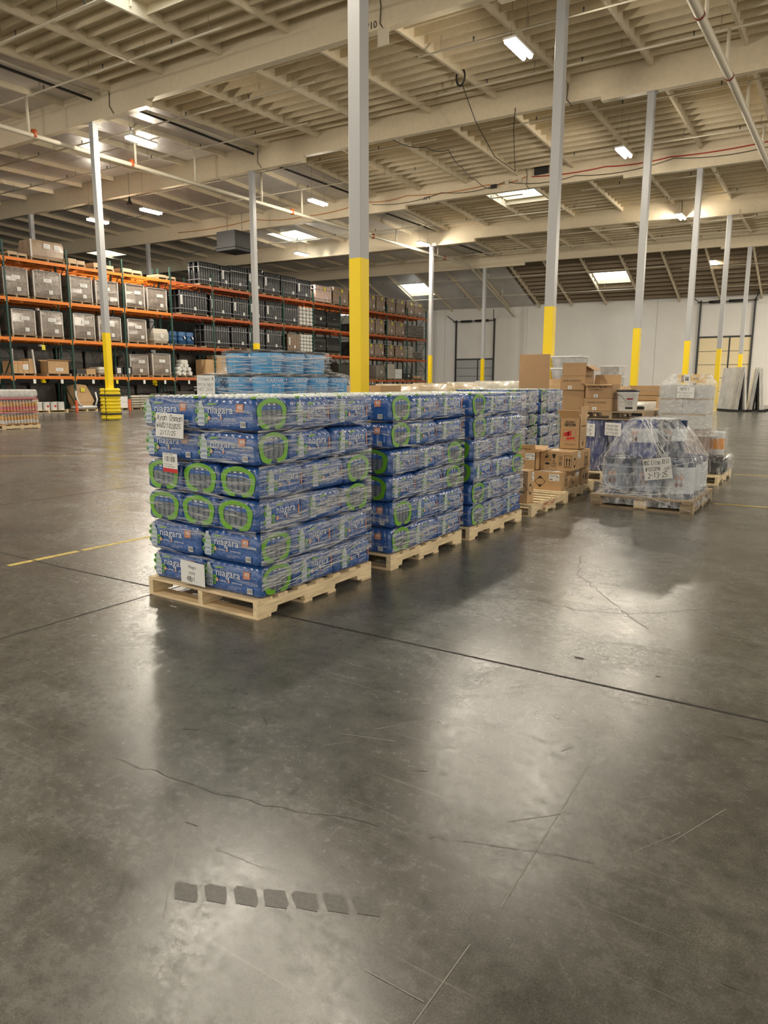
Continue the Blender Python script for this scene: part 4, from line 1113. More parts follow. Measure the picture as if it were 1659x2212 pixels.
def case_art(spanish):
    if spanish: fr = ((0, CW / 2, 0), (-1, 0, 0)); bx, nx, hw = -.115, -.035, .195
    else: fr = ((0, -CW / 2, 0), (1, 0, 0)); bx, nx, hw = -.188, -.132, .205
    e = Dec(*fr, (0, 0, 1), off=.0015)
    H = .155; bw = .072
    e.poly([(bx + x * bw, .022 + y * H) for x, y in BOTTLE], M_BOTTLEP).up()
    rows = ('DALE OTRA', 'VIDA', 'A ESTA', 'BOTELLA') if spanish else ('GIVE THIS', 'BOTTLE', 'ANOTHER', 'LIFE')
    for i, t in enumerate(rows):
        e.text(t, bx, .122 - .030 * i, .02, M_GREENP if i < 2 else M_MIDBLUE, w=.048, align='c')
    g = Dec(*fr, (0, 0, 1), off=.0012)
    for k, (x, y, r) in enumerate(((-.030, .06, .017), (-.031, .112, .015), (-.026, .150, .012), (.048, .085, .017), (.046, .05, .012))):
        g.disc(bx + x, y, r, M_GREENP); 
        g.up(); g.poly([(bx + x - r * .5, y - r * .4), (bx + x + r * .5, y - r * .4), (bx + x, y + r * .6)], M_DKBLUE)
    g.poly([(nx - .005, .150), (nx + .015, .162), (nx + .05, .163), (nx + .085, .157), (nx + .05, .153), (nx + .02, .150)], M_LIME)
    t = Dec(*fr, (0, 0, 1), off=.0018)
    t.text('niagara', nx, .100, .07, M_WPRINT, w=hw)
    t.text('AGUA' if spanish else 'PURIFIED', nx + hw * .12, .064, .015, M_WPRINT, w=hw * (.22 if spanish else .32))
    t.text('PURIFICADA' if spanish else 'DRINKING WATER', nx + hw * .66, .064, .015, M_WPRINT, w=hw * .42)
    t.text('40 - 16.9 FL OZ BOTTLES', nx + hw * .52, .040, .009, M_WPRINT, w=hw * .5)
    t.text('5.28 GAL TOTAL', nx + hw * .52, .028, .009, M_WPRINT, w=hw * .34)
    p = Dec(*fr, (0, 0, 1), off=.0022)
    p.poly(drop_pts(nx + hw * .53, .070, .014), M_WPRINT).up(); p.poly(drop_pts(nx + hw * .53, .068, .010), M_BADGE)
    p.disc(nx + .008, .073, .014, M_PEACH, 12)
    out = [('bottle_emblem', e.mesh('bottle_emblem')), ('recycling_marks', g.mesh('recycling_marks')), ('lettering', t.mesh('lettering')), ('drop_mark', p.mesh('drop_mark'))]
    b = Dec(*fr, (0, 0, 1), off=.002)
    if not spanish:
        b.poly([(.098, .108), (.152, .112), (.156, .160), (.100, .158)], M_BADGE).up(); b.text('40', .127, .128, .036, M_WPRINT, w=.040, align='c', bold=.03); b.text('BOTTLES', .127, .115, .01, M_WPRINT, w=.040, align='c')
        out.append(('count_badge', b.mesh('count_badge')))
        c = Dec(*fr, (0, 0, 1), off=.002); barcode(c, .128, .020, .042, .034, 4); out.append(('barcode', c.mesh('barcode')))
    else:
        b.rect(.190, .06, .012, .075, M_BADGE); out.append(('count_badge', b.mesh('count_badge')))
    return out
def case_end():
    fr = ((CL / 2, 0, 0), (0, 1, 0), (0, 0, 1))
    cx, cz, rx, rz = 0, .100, .118, .080
    def se(a, k=1.0, e=2.7):
        c_, s_ = math.cos(a), math.sin(a); q = (abs(c_) ** e + abs(s_) ** e) ** (-1 / e); return (cx + rx * k * q * c_, cz + rz * k * q * s_)
    w = Dec(*fr, off=.0010)
    w.poly([se(2 * PI * k / 36, 1.0) for k in range(36)], M_CLEAR).up()
    for k in range(4):
        x = -.072 + .048 * k
        w.rect(x - .019, .125, .038, .028, M_MIDBLUE); w.rect(x - .010, .150, .02, .012, M_CAPW); 
        w.rect(x - .0245, .035, .002, .11, M_DKBLUE)
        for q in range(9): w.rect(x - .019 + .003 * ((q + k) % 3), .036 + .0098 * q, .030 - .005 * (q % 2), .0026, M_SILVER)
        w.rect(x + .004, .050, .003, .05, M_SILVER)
        if k in (1, 2): w.up(); w.text('niagara', x - .015, .136, .01, M_WPRINT, w=.03)
    g = Dec(*fr, off=.0038)
    a0, a1 = -PI / 2 + .22, 3 * PI / 2 - .22
    n = 44
    pts = [a0 + (a1 - a0) * k / n for k in range(n + 1)]
    g._m(M_GREENP)
    for a, b in zip(pts, pts[1:]):
        q = [se(a, 1.17 + .04 * math.sin(5 * a)), se(b, 1.17 + .04 * math.sin(5 * b)), se(b, .84), se(a, .84)]
        g.mb.poly([g.P(*x) for x in q][::-1] if False else [g.P(*x) for x in (q[3], q[0], q[1], q[2])])
    return [('clear_window', w.mesh('clear_window')), ('carry_ring', g.mesh('carry_ring'))]
CASE_ME, CAPS_ME, ART_E, ART_S, ART_N = case_body(), caps_mesh(), case_art(False), case_art(True), case_end()
LAYN = ['bottom layer', 'second layer up', 'third layer up', 'fourth layer up', 'fifth layer up', 'top layer']
def case(x, y, z, along_y, sc, label, group, E=False, Sp=False, N=False, caps=False, rz=0.0):
    o = link('water_case', CASE_ME, None, (x, y, z), (0, 0, (-PI / 2 if along_y else 0) + rz))
    o.scale = sc
    tag(o, label, 'water case', group)
    for flag, art in ((E, ART_E), (Sp, ART_S), (N, ART_N)):
        if flag:
            for nm, me in art: link(nm, me, o)
    if caps: link('bottle_caps', CAPS_ME, o)
    return o
def water_pallet(xr, y0, pl, seed, pat='AABBAA', z0=.126, pallet_kind=None, full=True):
    r = random.Random(seed)
    pallet(xr - .505, y0 + .585, r.uniform(-.01, .01), 'pale pine pallet under the %s' % pl, wx=1.03, wy=1.22, m_=pallet_kind or M_WOOD, h=.125, seed=seed, group='pallets under the water cases')
    pitch = .2070
    for L in range(6):
        z = z0 + pitch * L; dx, dy = r.uniform(-.012, .012), r.uniform(-.012, .012); top = L == 5
        lay, g = LAYN[L], 'water cases on the %s' % pl
        j = lambda: r.uniform(-.006, .006)
        if pat[L] == 'A':
            for i in range(2):
                case(xr - .253 - .507 * i + dx + j(), y0 + .152 + dy + j(), z, False, (1.065, .95, 1.0), 'blue water case, %s, %s of the %s' % ('front corner on the aisle' if i == 0 else 'front outer half', lay, pl), g, E=True, N=(i == 0), caps=top, rz=r.uniform(-.008, .008))
            for i in range(3):
                for q in range(2):
                    if i and not top: continue
                    case(xr - .169 - .338 * i + dx + j(), y0 + .302 + .222 + .446 * q + dy + j(), z, True, (.94, 1.04, 1.0), ('blue water case, aisle side %s, %s of the %s' % ('middle' if q == 0 else 'far end', lay, pl)) if i == 0 else 'blue water case, %s row inside, %s half, %s of the %s' % (['', 'middle', 'outer'][i], ['nearer', 'farther'][q], lay, pl), g, Sp=(i == 0), caps=top, rz=r.uniform(-.008, .008))
        else:
            for i in range(3):
                for q in range(2):
                    if i and q and not top: continue
                    case(xr - .169 - .338 * i + dx + j(), y0 + .215 + .438 * q + dy + j(), z, True, (.925, 1.04, 1.0), ('blue water case, %s, %s of the %s' % (('front corner on the aisle' if i == 0 else 'front middle' if i == 1 else 'front outer end') if q == 0 else 'aisle side middle', lay, pl)) if (q == 0 or i == 0) else 'blue water case inside the %s of the %s' % (lay, pl), g, Sp=(i == 0), N=(q == 0), caps=top, rz=r.uniform(-.008, .008))
            for i in range(2 if top else 1):
                case(xr - .253 - .507 * i + dx + j(), y0 + 1.035 + dy + j(), z, False, (1.065, .95, 1.0), ('blue water case, aisle side far end, %s of the %s' % (lay, pl)) if i == 0 else 'blue water case inside the %s of the %s' % (lay, pl), g, N=(i == 0), caps=top)
def ribbons(name, label, xr, y0, depth, width, z0, z1, n_side, n_front, seed, m_, front_y=None, ropes=6):
    """Gathered bands of stretch film where they catch the light, on the aisle side and the front of a load."""
    r = random.Random(seed); m = MB(); m.smooth = True
    def band(f, ln, zc, wz, sl):
        n = 14; P = []
        ph = r.uniform(0, 6)
        for k in range(n + 1):
            s = ln * k / n; z = zc + sl * (s - ln / 2) + .006 * math.sin(s * 17 + ph)
            w_ = wz * (.55 + .45 * math.sin(s * 5 + ph) ** 2)
            P.append((s, z - w_ / 2, z + w_ / 2))
        a = []
        for s, l, h in P:
            l, h = max(z0, min(z1, l)), max(z0, min(z1, h))
            a.append(m.add([f(s, l, .004 * math.sin(s * 23)), f(s, h, .004 * math.cos(s * 19))]))
        for p, q in zip(a, a[1:]): m.face((p, q, q + 1, p + 1))
    for k in range(n_side):
        band(lambda s, z, o: (xr + .018 + o, y0 + s, z), depth, r.uniform(z0 + .03, z1 - .05), r.uniform(.012, .07), r.choice((.12, .10, .16, -.10, .2)))
    for k in range(n_front):
        band(lambda s, z, o: (xr - width + s, y0 - .018 - o, z), width, r.uniform(z0 + .03, z1 - .05), r.uniform(.010, .04), r.choice((-.05, .06, -.1)))
    m.smooth = False; m.m = 1
    for k in range(ropes):
        za = z0 + r.uniform(.0, .12); zb = z0 - .02 + r.uniform(.0, .2)
        ya, yb = y0 + r.uniform(0, .3), y0 + depth * r.uniform(.6, 1)
        m.tube([(xr + .022, ya + (yb - ya) * t / 6, za + (zb - za) * t / 6 + .012 * math.sin(t * 2.2 + k)) for t in range(7)], .002, 4)
    return tag(m.build(name, [m_, F_ROPE]), label, 'stretch film')
P1, P2, P3, P4, P5 = 'signed front pallet', 'second pallet', 'third pallet', 'hazy fourth pallet', 'hazy fifth pallet'
water_pallet(-3.0, 3.145, P1, 1)
water_pallet(-2.985, 4.60, P2, 2)
water_pallet(-2.965, 5.94, P3, 3)
water_pallet(-4.75, 10.80, P4, 4)
water_pallet(-4.75, 12.13, P5, 5)
ribbons('stretch_film', 'clear stretch film bands around the nearest water pallet', -3.0, 3.145, 1.19, 1.01, .14, 1.37, 62, 30, 11, F_STREAK, ropes=5)
ribbons('stretch_film', 'clear stretch film bands around the second water pallet', -2.985, 4.60, 1.19, 1.01, .14, 1.37, 62, 8, 12, F_STREAK, ropes=4)
ribbons('stretch_film', 'clear stretch film bands around the third water pallet', -2.965, 5.94, 1.19, 1.01, .14, 1.37, 70, 8, 13, F_STREAK, ropes=3)
ribbons('stretch_film', 'cloudy stretch film bands around the water pallet behind the cartons', -4.75, 10.80, 1.19, 1.01, .14, 1.37, 60, 3, 14, F_HAZY, ropes=6)
ribbons('stretch_film', 'cloudy stretch film bands around the last water pallet', -4.75, 12.13, 1.19, 1.01, .14, 1.37, 60, 3, 15, F_HAZY, ropes=6)

def sheet(name, label, o, u, v, w, h, rows, border=False, cat='paper sign', extra=None, thick=.0015):
    """A paper sign: a thin sheet with its writing as a child. rows: (text, x, y, height, width, kind)."""
    u, v = Vector(u).normalized(), Vector(v).normalized(); n = u.cross(v); o = Vector(o)
    m = MB(); T = Matrix((u, v, n)).transposed().to_4x4(); T.translation = o
    m.box(0, w, 0, h, -thick, 0, T)
    so = tag(m.build(name, M_WHITE), label, cat)
    d = Dec(o, u, v, off=.0006, step=.0001)
    for t, x, y, hh, ww, kind in rows:
        if kind == 'hand': d.hand(t, x, y, hh, ww, M_INK)
        elif kind == 'thin': d.hand(t, x, y, hh, ww, M_INK, pen=hh * .06)
        else: d.text(t, x, y, hh, M_INK, w=ww)
    if extra: extra(d)
    d.build('writing', so)
    return so
# signs on the nearest pallet's front
c3, s3 = math.cos(.06), math.sin(.06)
sheet('paper_sign', 'white handwritten sign taped high on the front of the nearest water pallet', (-3.850, 3.105, 1.105), (c3, 0, -s3 * .6), (s3 * 1.5, 0, c3), .265, .155,
      [('Ayan Osman', .012, .108, .034, .245, 'hand'), ('WAQ2182Q25', .008, .060, .030, .235, 'hand'), ('2/17/25', .045, .014, .028, .15, 'hand')])
def bc(d): barcode(d, .01, .062, .12, .05, 9)
sheet('shipping_label', 'barcode label with a red bottom strip on the front of the nearest water pallet', (-3.795, 3.108, .875), (1, 0, -.04), (.0, 0, 1), .14, .125,
      [('PALLET LABEL', .01, .113, .010, .09, 'p'), ('QTY 48 CASES', .012, .048, .010, .08, 'p'), ('LOT 0203 2025', .012, .034, .010, .1, 'p')], extra=lambda d: (bc(d), d.rect(0, 0, .14, .026, M_RED)))
sheet('paper_sign', 'white sheet with a date low on the front of the nearest water pallet', (-3.665, 3.103, .150), (1, 0, -.03), (0, 0, 1), .225, .150,
      [('Niagra', .075, .105, .030, .07, 'p'), ('2/3/25', .075, .065, .026, .06, 'p'), ('4Qpl.', .055, .020, .032, .10, 'hand')])

# ------------------------------------------------------------------ light blue pails behind the nearest water pallet
M_LBLUE = mat('light_blue_pail', (.04, .36, .72), .25, coat=.5)
KX, KY = -5.12, 5.72
o = empty('pallet_stack', (KX, KY, 0), 'stack of old wooden pallets under the light blue pails', 'pallet stack')
for k in range(11):
    pp = pallet_parts(o, 1.0, 1.0, M_WOODOLD, simple=True, h=.118); pp.location = (0, 0, .119 * k)
zk = .119 * 11
def blue_pail(x, y, z, label, brand=True):
    o = empty('blue_pail', (x, y, z), label, 'pail', 'light blue pails', math.sin(x * 31 + y * 17 + z * 9) * .75)
    r, h = .158, .228
    m = MB(); m.lathe([(r * .93, 0), (r * .94, .01), (r, h - .03), (r * 1.0, h - .012)], n=24); m.build('body', M_LBLUE, o)
    m = MB(); m.lathe([(r * 1.005, h - .030), (r * 1.04, h - .024), (r * 1.05, h - .008), (r * 1.03, h), (r * .8, h - .006)], n=24)
    m.build('lid', M_BLACK, o)
    if brand:
        d = MB(); vs, fs, w = text_geo('KARNAK')
        for a0 in (-.85, 1.25):
            b = d.add([((r + .002) * math.cos(a0 + (vx / w - .5) * 1.15), (r + .002) * math.sin(a0 + (vx / w - .5) * 1.15), h - .082 + vy * .055) for vx, vy in vs])
            for f in fs: d.face([b + i for i in f])
            for k in range(4):
                q = [(a0 + (s - .5) * .5, z_) for s, z_ in ((0, .03), (1, .03), (1, .12), (0, .12))]
                (a, za), (bq, zb) = q[k], q[(k + 1) % 4]
                da, dz = (.02, 0) if za != zb else (0, .006)
                d.poly([((r * .985 + .002) * math.cos(t), (r * .985 + .002) * math.sin(t), z2) for t, z2 in ((a, za), (bq, zb), (bq + da, zb + dz), (a + da, za + dz))])
        d.build('lettering', M_WPRINT, o)
    for s in (0.4, 3.5):
        m = MB(); m.tube([((r + .004) * math.cos(s), (r + .004) * math.sin(s), h - .055), ((r + .016) * math.cos(s), (r + .016) * math.sin(s), h - .055)], .014, 8); m.build('handle_ear', M_WPRINT, o)
    return o
n_ = 0
for i in range(3):
    for j in range(4):
        blue_pail(KX - .335 + .335 * i, KY - .50 + .335 * j, zk, 'light blue metal pail, lower tier, %s row %s from the aisle' % (['outer', 'middle', 'aisle'][i], ['first', 'second', 'third', 'fourth'][j]))
for i in range(2):
    for j in range(3):
        blue_pail(KX - .17 + .335 * i, KY - .34 + .335 * j, zk + .232, 'light blue metal pail, upper tier, %s row %s from the aisle' % (['outer', 'aisle'][i], ['first', 'second', 'third'][j]))
def tent(name, label, rings, m_, seed, amp=.012, sub=6, ropes=(), cap=True):
    """Draped film: rounded-rectangle rings (x0,x1,y0,y1,z) joined, with random pulls and folds."""
    r = random.Random(seed); m = MB(); n = 40
    R = []
    def ring(a, t, b):
        x0, x1, y0, y1, z = [p + (q - p) * t for p, q in zip(a, b)]
        out = []
        for k in range(n):
            an = 2 * PI * k / n; c_, s_ = math.cos(an), math.sin(an); q = (abs(c_) ** 7 + abs(s_) ** 7) ** (-1 / 7)
            f = 1 + amp * (math.sin(an * 9 + seed) * .5 + r.uniform(-.6, .6))
            out.append(((x0 + x1) / 2 + (x1 - x0) / 2 * q * c_ * f, (y0 + y1) / 2 + (y1 - y0) / 2 * q * s_ * f, z + r.uniform(-.4, .4) * amp))
        return out
    for a, b in zip(rings, rings[1:]):
        for k in range(sub): R.append(ring(a, k / sub, b))
    R.append(ring(rings[-1], 0, rings[-1]))
    m.rings(R, cap=False)
    if cap:
        c = m.add([((rings[-1][0] + rings[-1][1]) / 2, (rings[-1][2] + rings[-1][3]) / 2, rings[-1][4] - .01)]); b = c - n
        m.smooth = True
        for k in range(n): m.face((b + k, b + (k + 1) % n, c))
        m.smooth = False
    m.m = 1
    for rp in ropes: m.tube(rp, .0024, 4)
    return tag(m.build(name, [m_, F_ROPE]), label, 'stretch film')
rp = []
fx = KX + .35 * 1.5 + .01; fy = KY - .50 - .17
r = random.Random(4)
for k in range(9):
    za, zb = zk + r.uniform(.0, .44), zk + r.uniform(0, .44)
    lim = lambda z: (fx, fy) if z < zk + .22 else (KX + .35, KY - .52)
    a, b = lim(za), lim(zb)
    if (za < zk + .22) != (zb < zk + .22): zb = za
    b = a
    hx = .50 if za < zk + .22 else .35
    rp.append([(KX - hx, a[1] - .012, za), (KX, a[1] - .014, (za + zb) / 2 + r.uniform(-.02, .02)), (KX + hx, a[1] - .012, zb)])
    rp.append([(KX + hx + .02, a[1] + .03, zb), (KX + hx + .022, KY, (za + zb) / 2), (KX + hx + .02, KY + .45, za)])
tent('stretch_film', 'clear stretch film around the light blue pails', [(KX - .53, KX + .53, KY - .70, KY + .70, zk + .01), (KX - .53, KX + .53, KY - .70, KY + .70, zk + .22), (KX - .37, KX + .37, KY - .52, KY + .52, zk + .27), (KX - .36, KX + .36, KY - .51, KY + .51, zk + .455)], F_STREAK, 5, .006, 4, rp, cap=False)
e = Vector((.93, -.37, 0)).normalized()
sheet('paper_sign', 'white handwritten sign on the light blue pails', (-5.52, 4.985, zk - .02), (1, .06, -.01), (0, 0, 1), .235, .235,
      [('Stoneway *', .01, .185, .034, .21, 'thin'), ('Roofing Supply', .01, .135, .032, .21, 'thin'), ('=WST-2654', .01, .085, .034, .20, 'thin'), ('2-18-25', .05, .025, .034, .16, 'thin')])
d = Dec((-5.20, 4.985, zk + .10), (1, .04, 0), (0, 0, 1), off=.002); d.hand('*', 0, 0, .08, .09, M_INK, pen=.006)
tag(d.build('ink_star'), 'black marker star drawn on the film of the lower light blue pails', 'marker drawing')

# ------------------------------------------------------------------ brown cartons on two pine pallets
pallet(-3.46, 7.99, .01, 'pale pine pallet with red stencil under the brown cartons', wx=1.02, wy=1.22, m_=M_WOODX, h=.14, seed=21, group='pine pallets under the cartons')
st = [o for o in bpy.data.objects if o.name.startswith('stringer') and o.parent and o.parent.get('label', '').startswith('pale pine pallet with red')]
d = Dec((.512, -.30, .055), (0, 1, .03), (0, 0, 1), off=.002); d.hand('IPPC-HT', 0, 0, .05, .42, mat('red_stencil', (.55, .08, .04), .6), pen=.007, slant=.3); d.build('red_stencil', st[-1].parent)
pallet(-3.56, 9.30, -.01, 'pine pallet behind the red-stencilled one, under the carton stack', wx=1.02, wy=1.22, m_=M_WOODX, h=.14, seed=22, group='pine pallets under the cartons')
def diamond(d, x, y, s):
    d.line([(x, y + s), (x + s, y), (x, y - s), (x - s, y), (x, y + s)], s * .07, M_INK)
    d.poly([(x, y + s), (x - s * .45, y + s * .55), (x + s * .45, y + s * .55)], M_INK); d.poly([(x, y - s), (x + s * .45, y - s * .55), (x - s * .45, y - s * .55)], M_INK)
def shiplabel(d, x, y, w, h):
    d.rect(x, y, w, h, M_WHITE).up()
    for k in range(4): d.rect(x + w * .07, y + h * (.85 - .1 * k), w * (.75 - .1 * k), h * .035, M_INKG)
    d.rect(x + w * .07, y + h * .1, w * .3, h * .2, M_INKG); d.rect(x + w * .6, y + h * .12, w * .3, h * .06, M_INKG); d.rect(x + w * .7, y + h * .5, w * .2, h * .2, M_INKG)
def up_arrows(d, x, y, w, h):
    d.frame(x, y, w, h, w * .05, M_INK)
    for k in (.3, .7):
        cx = x + w * k; d.rect(cx - w * .06, y + h * .15, w * .12, h * .45, M_INK); d.poly([(cx - w * .14, y + h * .58), (cx + w * .14, y + h * .58), (cx, y + h * .85)], M_INK)
    d.rect(x + w * .12, y + h * .06, w * .76, h * .035, M_INK)
def carton(name, label, x1, y0, z0, w, d_, h, rz=0.0, front=None, side=None, open_=None, m_=None, tape=True, group=None, top=None):
    """Carton with its near right lower corner at (x1, y0, z0); w along -x, d_ along +y."""
    o = empty(name, (x1, y0, z0), label, 'carton', group, rz)
    m_ = m_ or M_KRAFT
    m = MB()
    if open_:
        t = .006
        m.box(-w, 0, 0, d_, 0, t); m.box(-w, 0, 0, t, 0, h); m.box(-w, 0, d_ - t, d_, 0, h); m.box(-w, -w + t, 0, d_, 0, h); m.box(-t, 0, 0, d_, 0, h)
        m.build('carton_body', m_, o)
        for fl_ in open_:
            f = MB(); e, ln, ang = fl_; c_, s_ = math.cos(ang) * ln, math.sin(ang) * ln
            q = {'front': [(-w, 0, h), (0, 0, h), (0, -c_, h + s_), (-w, -c_, h + s_)], 'back': [(0, d_, h), (-w, d_, h), (-w, d_ + c_, h + s_), (0, d_ + c_, h + s_)],
                 'right': [(0, 0, h), (0, d_, h), (c_, d_, h + s_), (c_, 0, h + s_)], 'left': [(-w, d_, h), (-w, 0, h), (-w - c_, 0, h + s_), (-w - c_, d_, h + s_)]}[e]
            f.poly(q); fo = f.build('flap', m_, o); sm = fo.modifiers.new('t', 'SOLIDIFY'); sm.thickness = .006
    else:
        m.box(-w, 0, 0, d_, 0, h); b = m.build('carton_body', m_, o, bevel=.004)
        if tape:
            tp = MB(); tp.box(-w - .0008, .0008, d_ / 2 - .025, d_ / 2 + .025, h, h + .0012); tp.build('tape', mat('clear_tape', (.55, .42, .26), .25, coat=.5), o)
    if front: 
        d = Dec((-w, 0, 0), (1, 0, 0), (0, 0, 1), off=.0025); front(d, w, h); d.build('front_print', o)
    if side:
        d = Dec((0, 0, 0), (0, 1, 0), (0, 0, 1), off=.0025); side(d, d_, h); d.build('side_print', o)
    if top:
        d = Dec((-w, 0, h), (1, 0, 0), (0, 1, 0), off=.002); top(d, w, d_); d.build('top_paper', o)
    return o
def f_c1(d, w, h): diamond(d, .10, h * .45, .07); shiplabel(d, w - .155, h - .105, .135, .085)
def s_arrows(d, w, h): up_arrows(d, w * .45, h * .2, w * .32, h * .55)
def s_diam(d, w, h): diamond(d, w * .35, h * .45, .07); shiplabel(d, w * .62, h - .10, .09, .085)
def icons(d, w, h):
    d.line([(.05, h * .5), (.14, h * .5)], .003, M_INK); d.line([(.14, h * .2), (.14, h * .85)], .002, M_INK)
    d.line([(.06, h * .62), (.085, h * .82), (.11, h * .7)], .006, M_INK); d.disc(.085, h * .68, .014, M_INK)
    d.poly([(.155, h * .85), (.205, h * .85), (.195, h * .68), (.182, h * .62), (.178, h * .62), (.165, h * .68)], M_INK); d.line([(.18, h * .62), (.18, h * .48)], .005, M_INK); d.rect(.165, h * .46, .03, .006, M_INK)
    d.poly([(.06, h * .30), (.07, h * .39), (.095, h * .42), (.12, h * .39), (.13, h * .30)], M_INK); d.line([(.095, h * .3), (.095, h * .15), (.108, h * .15)], .004, M_INK)
    d.text('Fragile', .155, h * .33, .03, M_INK, w=.06); d.text('Keep Dry', .152, h * .20, .03, M_INK, w=.065)
    d.frame(.245, h * .55, .04, .05, .003, M_INK); d.text('5', .255, h * .58, .05, M_INK)
    for k in range(4): d.rect(.245, h * (.28 + .055 * k), .04, .006, M_INK)
    up_arrows(d, .32, h * .2, .09, h * .6)
carton('brown_carton', 'tall narrow brown carton with a diamond mark, pallet corner by the third water pallet', -3.02, 7.44, .142, .30, .18, .36, .0,
       front=lambda d, w, h: (diamond(d, w - .06, h * .45, .06)), side=lambda d, w, h: (diamond(d, w * .42, h * .42, .065), shiplabel(d, w * .60, h - .12, .06, .095)))
carton('brown_carton', 'brown carton with a large diamond mark, front of the lower layer', -3.045, 8.565, .142, .37, .31, .225, .0, front=f_c1, side=s_arrows, top=lambda d, w, l: d.rect(.06, .05, .25, .12, M_WHITE))
carton('brown_carton', 'brown carton with a small diamond, middle of the lower layer', -3.055, 8.90, .142, .38, .41, .225, .0, side=s_diam)
carton('brown_carton', 'brown carton with handling symbols, far end of the lower layer', -3.04, 9.33, .142, .38, .31, .225, .0, side=lambda d, w, h: icons(d, w, h) if w > .42 else (up_arrows(d, w * .62, h * .2, w * .25, h * .5), d.poly([(.06, .12), (.10, .12), (.09, .06), (.07, .06)], M_INK), d.rect(.15, .05, .04, .08, M_INK)))
carton('open_carton', 'open brown carton whose raised flap reads THIS END UP', -3.40, 8.60, .370, .26, .34, .232, .0, front=lambda d, w, h: (diamond(d, .02 + .03, h * .45, .07), shiplabel(d, w - .135, h - .10, .125, .085)),
       open_=[('front', .10, 1.2), ('right', .10, .2), ('back', .12, .4)], side=None)
d = Dec((-3.66, 8.60 - .002 - .036 * .0, .602), (1, 0, 0), (0, -.36, .93), off=.004); d.text('THIS END UP', .05, .03, .03, M_INK, w=.15); d.build('flap_lettering', [o for o in bpy.data.objects if o.name.startswith('open_carton') and o.parent is None and 'THIS END' in o.get('label', '')][0])
_fl = bpy.data.objects[[o.name for o in bpy.data.objects if o.name.startswith('flap_lettering')][0]]; _fl.matrix_parent_inverse = _fl.parent.matrix_world.inverted() if False else Matrix.Translation((3.40, -8.60, -.370))
carton('brown_carton', 'brown carton printed with handling symbols, front of the upper layer', -2.985, 8.74, .370, .405, .37, .245, .0, front=icons, side=lambda d, w, h: (diamond(d, w * .35, h * .42, .065), shiplabel(d, w * .62, h - .10, .11, .085)), top=lambda d, w, l: d.rect(.08, .12, .1, .12, M_WHITE))
carton('brown_carton', 'brown carton with two up arrows, far end of the upper layer', -3.0, 9.12, .370, .40, .42, .235, .0, side=lambda d, w, h: up_arrows(d, w * .42, h * .15, w * .32, h * .65))
def sf(d, w, h):
    d.frame(w * .24, h * .83, w * .5, h * .075, .002, M_INK); d.text('PRE WRAP', w * .49, h * .845, .03, M_INK, w=w * .42, align='c', bold=.04)
    d.text('STRETCH FILM', w * .49, h * .735, .05, M_INK, w=w * .56, align='c', bold=.06)
    d.frame(w * .16, h * .27, w * .64, h * .36, .002, M_RED)
    for k in range(3): d.poly([(w * (.20 + .10 * k), h * .40), (w * (.32 + .13 * k), h * .44), (w * (.32 + .13 * k), h * (.54 + .03 * k)), (w * (.20 + .10 * k), h * (.52 + .02 * k))], M_RED)
    d.poly([(w * .34, h * .30), (w * .74, h * .33), (w * .75, h * .40), (w * .35, h * .37)], M_RED)
    d.text('THIS PACKAGE IS DESIGNED FOR', w * .52, h * .16, .012, M_INK, w=w * .62, align='c'); d.text('SAFE HANDLING IN TRANSIT', w * .52, h * .12, .012, M_INK, w=w * .5, align='c')
def ss(d, w, h):
    d.text('STRETCH FILM', w * .5, h * .72, .03, M_INK, w=w * .6, align='c', bold=.05)
    for k in range(5): d.rect(w * .2, h * (.60 - .07 * k), w * .62, h * .010, M_INKG)
    up_arrows(d, w * .38, h * .12, w * .22, h * .14); d.frame(w * .38, h * .84, w * .2, h * .12, .003, M_INK)
o = carton('open_carton', 'tall open carton printed STRETCH FILM with red rolls drawn on it', -3.02, 9.12, .6165, .265, .27, .40, .0, front=sf, side=ss, open_=[('front', .13, .9), ('left', .10, 1.2), ('back', .10, .3), ('right', .15, 1.5)])

# ------------------------------------------------------------------ blue drums with a pallet of cartons on top
pallet(-3.22, 11.42, .0, 'wooden pallet under the film-wrapped blue drums', wx=1.05, wy=1.2, m_=M_WOODX, h=.14, seed=31)
M_PDRUM = mat('violet_blue_drum', (.05, .07, .26), .3, coat=.4)
for i in range(2):
    for j in range(2):
        o = empty('plastic_drum', (-3.47 + .52 * i, 11.14 + .55 * j, .141), 'violet-blue plastic drum, %s of the wrapped four' % ['front outer one', 'rear outer one', 'front aisle one', 'rear aisle one'][i * 2 + j], 'drum', 'wrapped blue drums')
        drum(o, 0, 0, 0, .255, .775, M_PDRUM, 'body')
        m = MB(); m.lathe([(.24, .775), (.24, .785), (.05, .785)], n=16); m.build('lid', M_PDRUM, o)
tent('stretch_film', 'cloudy stretch film around the violet-blue drums', [(-3.75, -2.68, 10.86, 11.98, .145), (-3.75, -2.68, 10.86, 11.98, .5), (-3.74, -2.69, 10.87, 11.97, .92)], F_CLEAR, 8, .008, 6, cap=False)
for k, (x, t, lab) in enumerate(((-3.60, ('dbl M', '23', '2-3'), 'white note on the film of the violet-blue drums, left of two'), (-3.21, ('Container', 'P09b166', '2/19/25'), 'white note on the film of the violet-blue drums, right of two'))):
    sheet('paper_note', lab, (x, 10.838, .70 if k else .68), (1, 0, -.04), (0, 0, 1), .24, .19, [(q, .02, .13 - .055 * i, .035, .18, 'hand') for i, q in enumerate(t)])
pallet(-3.15, 11.42, .0, 'old wooden pallet resting on the violet-blue drums', wx=1.0, wy=1.1, m_=M_WOODOLD, h=.125, z=.928, seed=32)
zt = 1.054
GC = 'brown cartons on top of the drums'
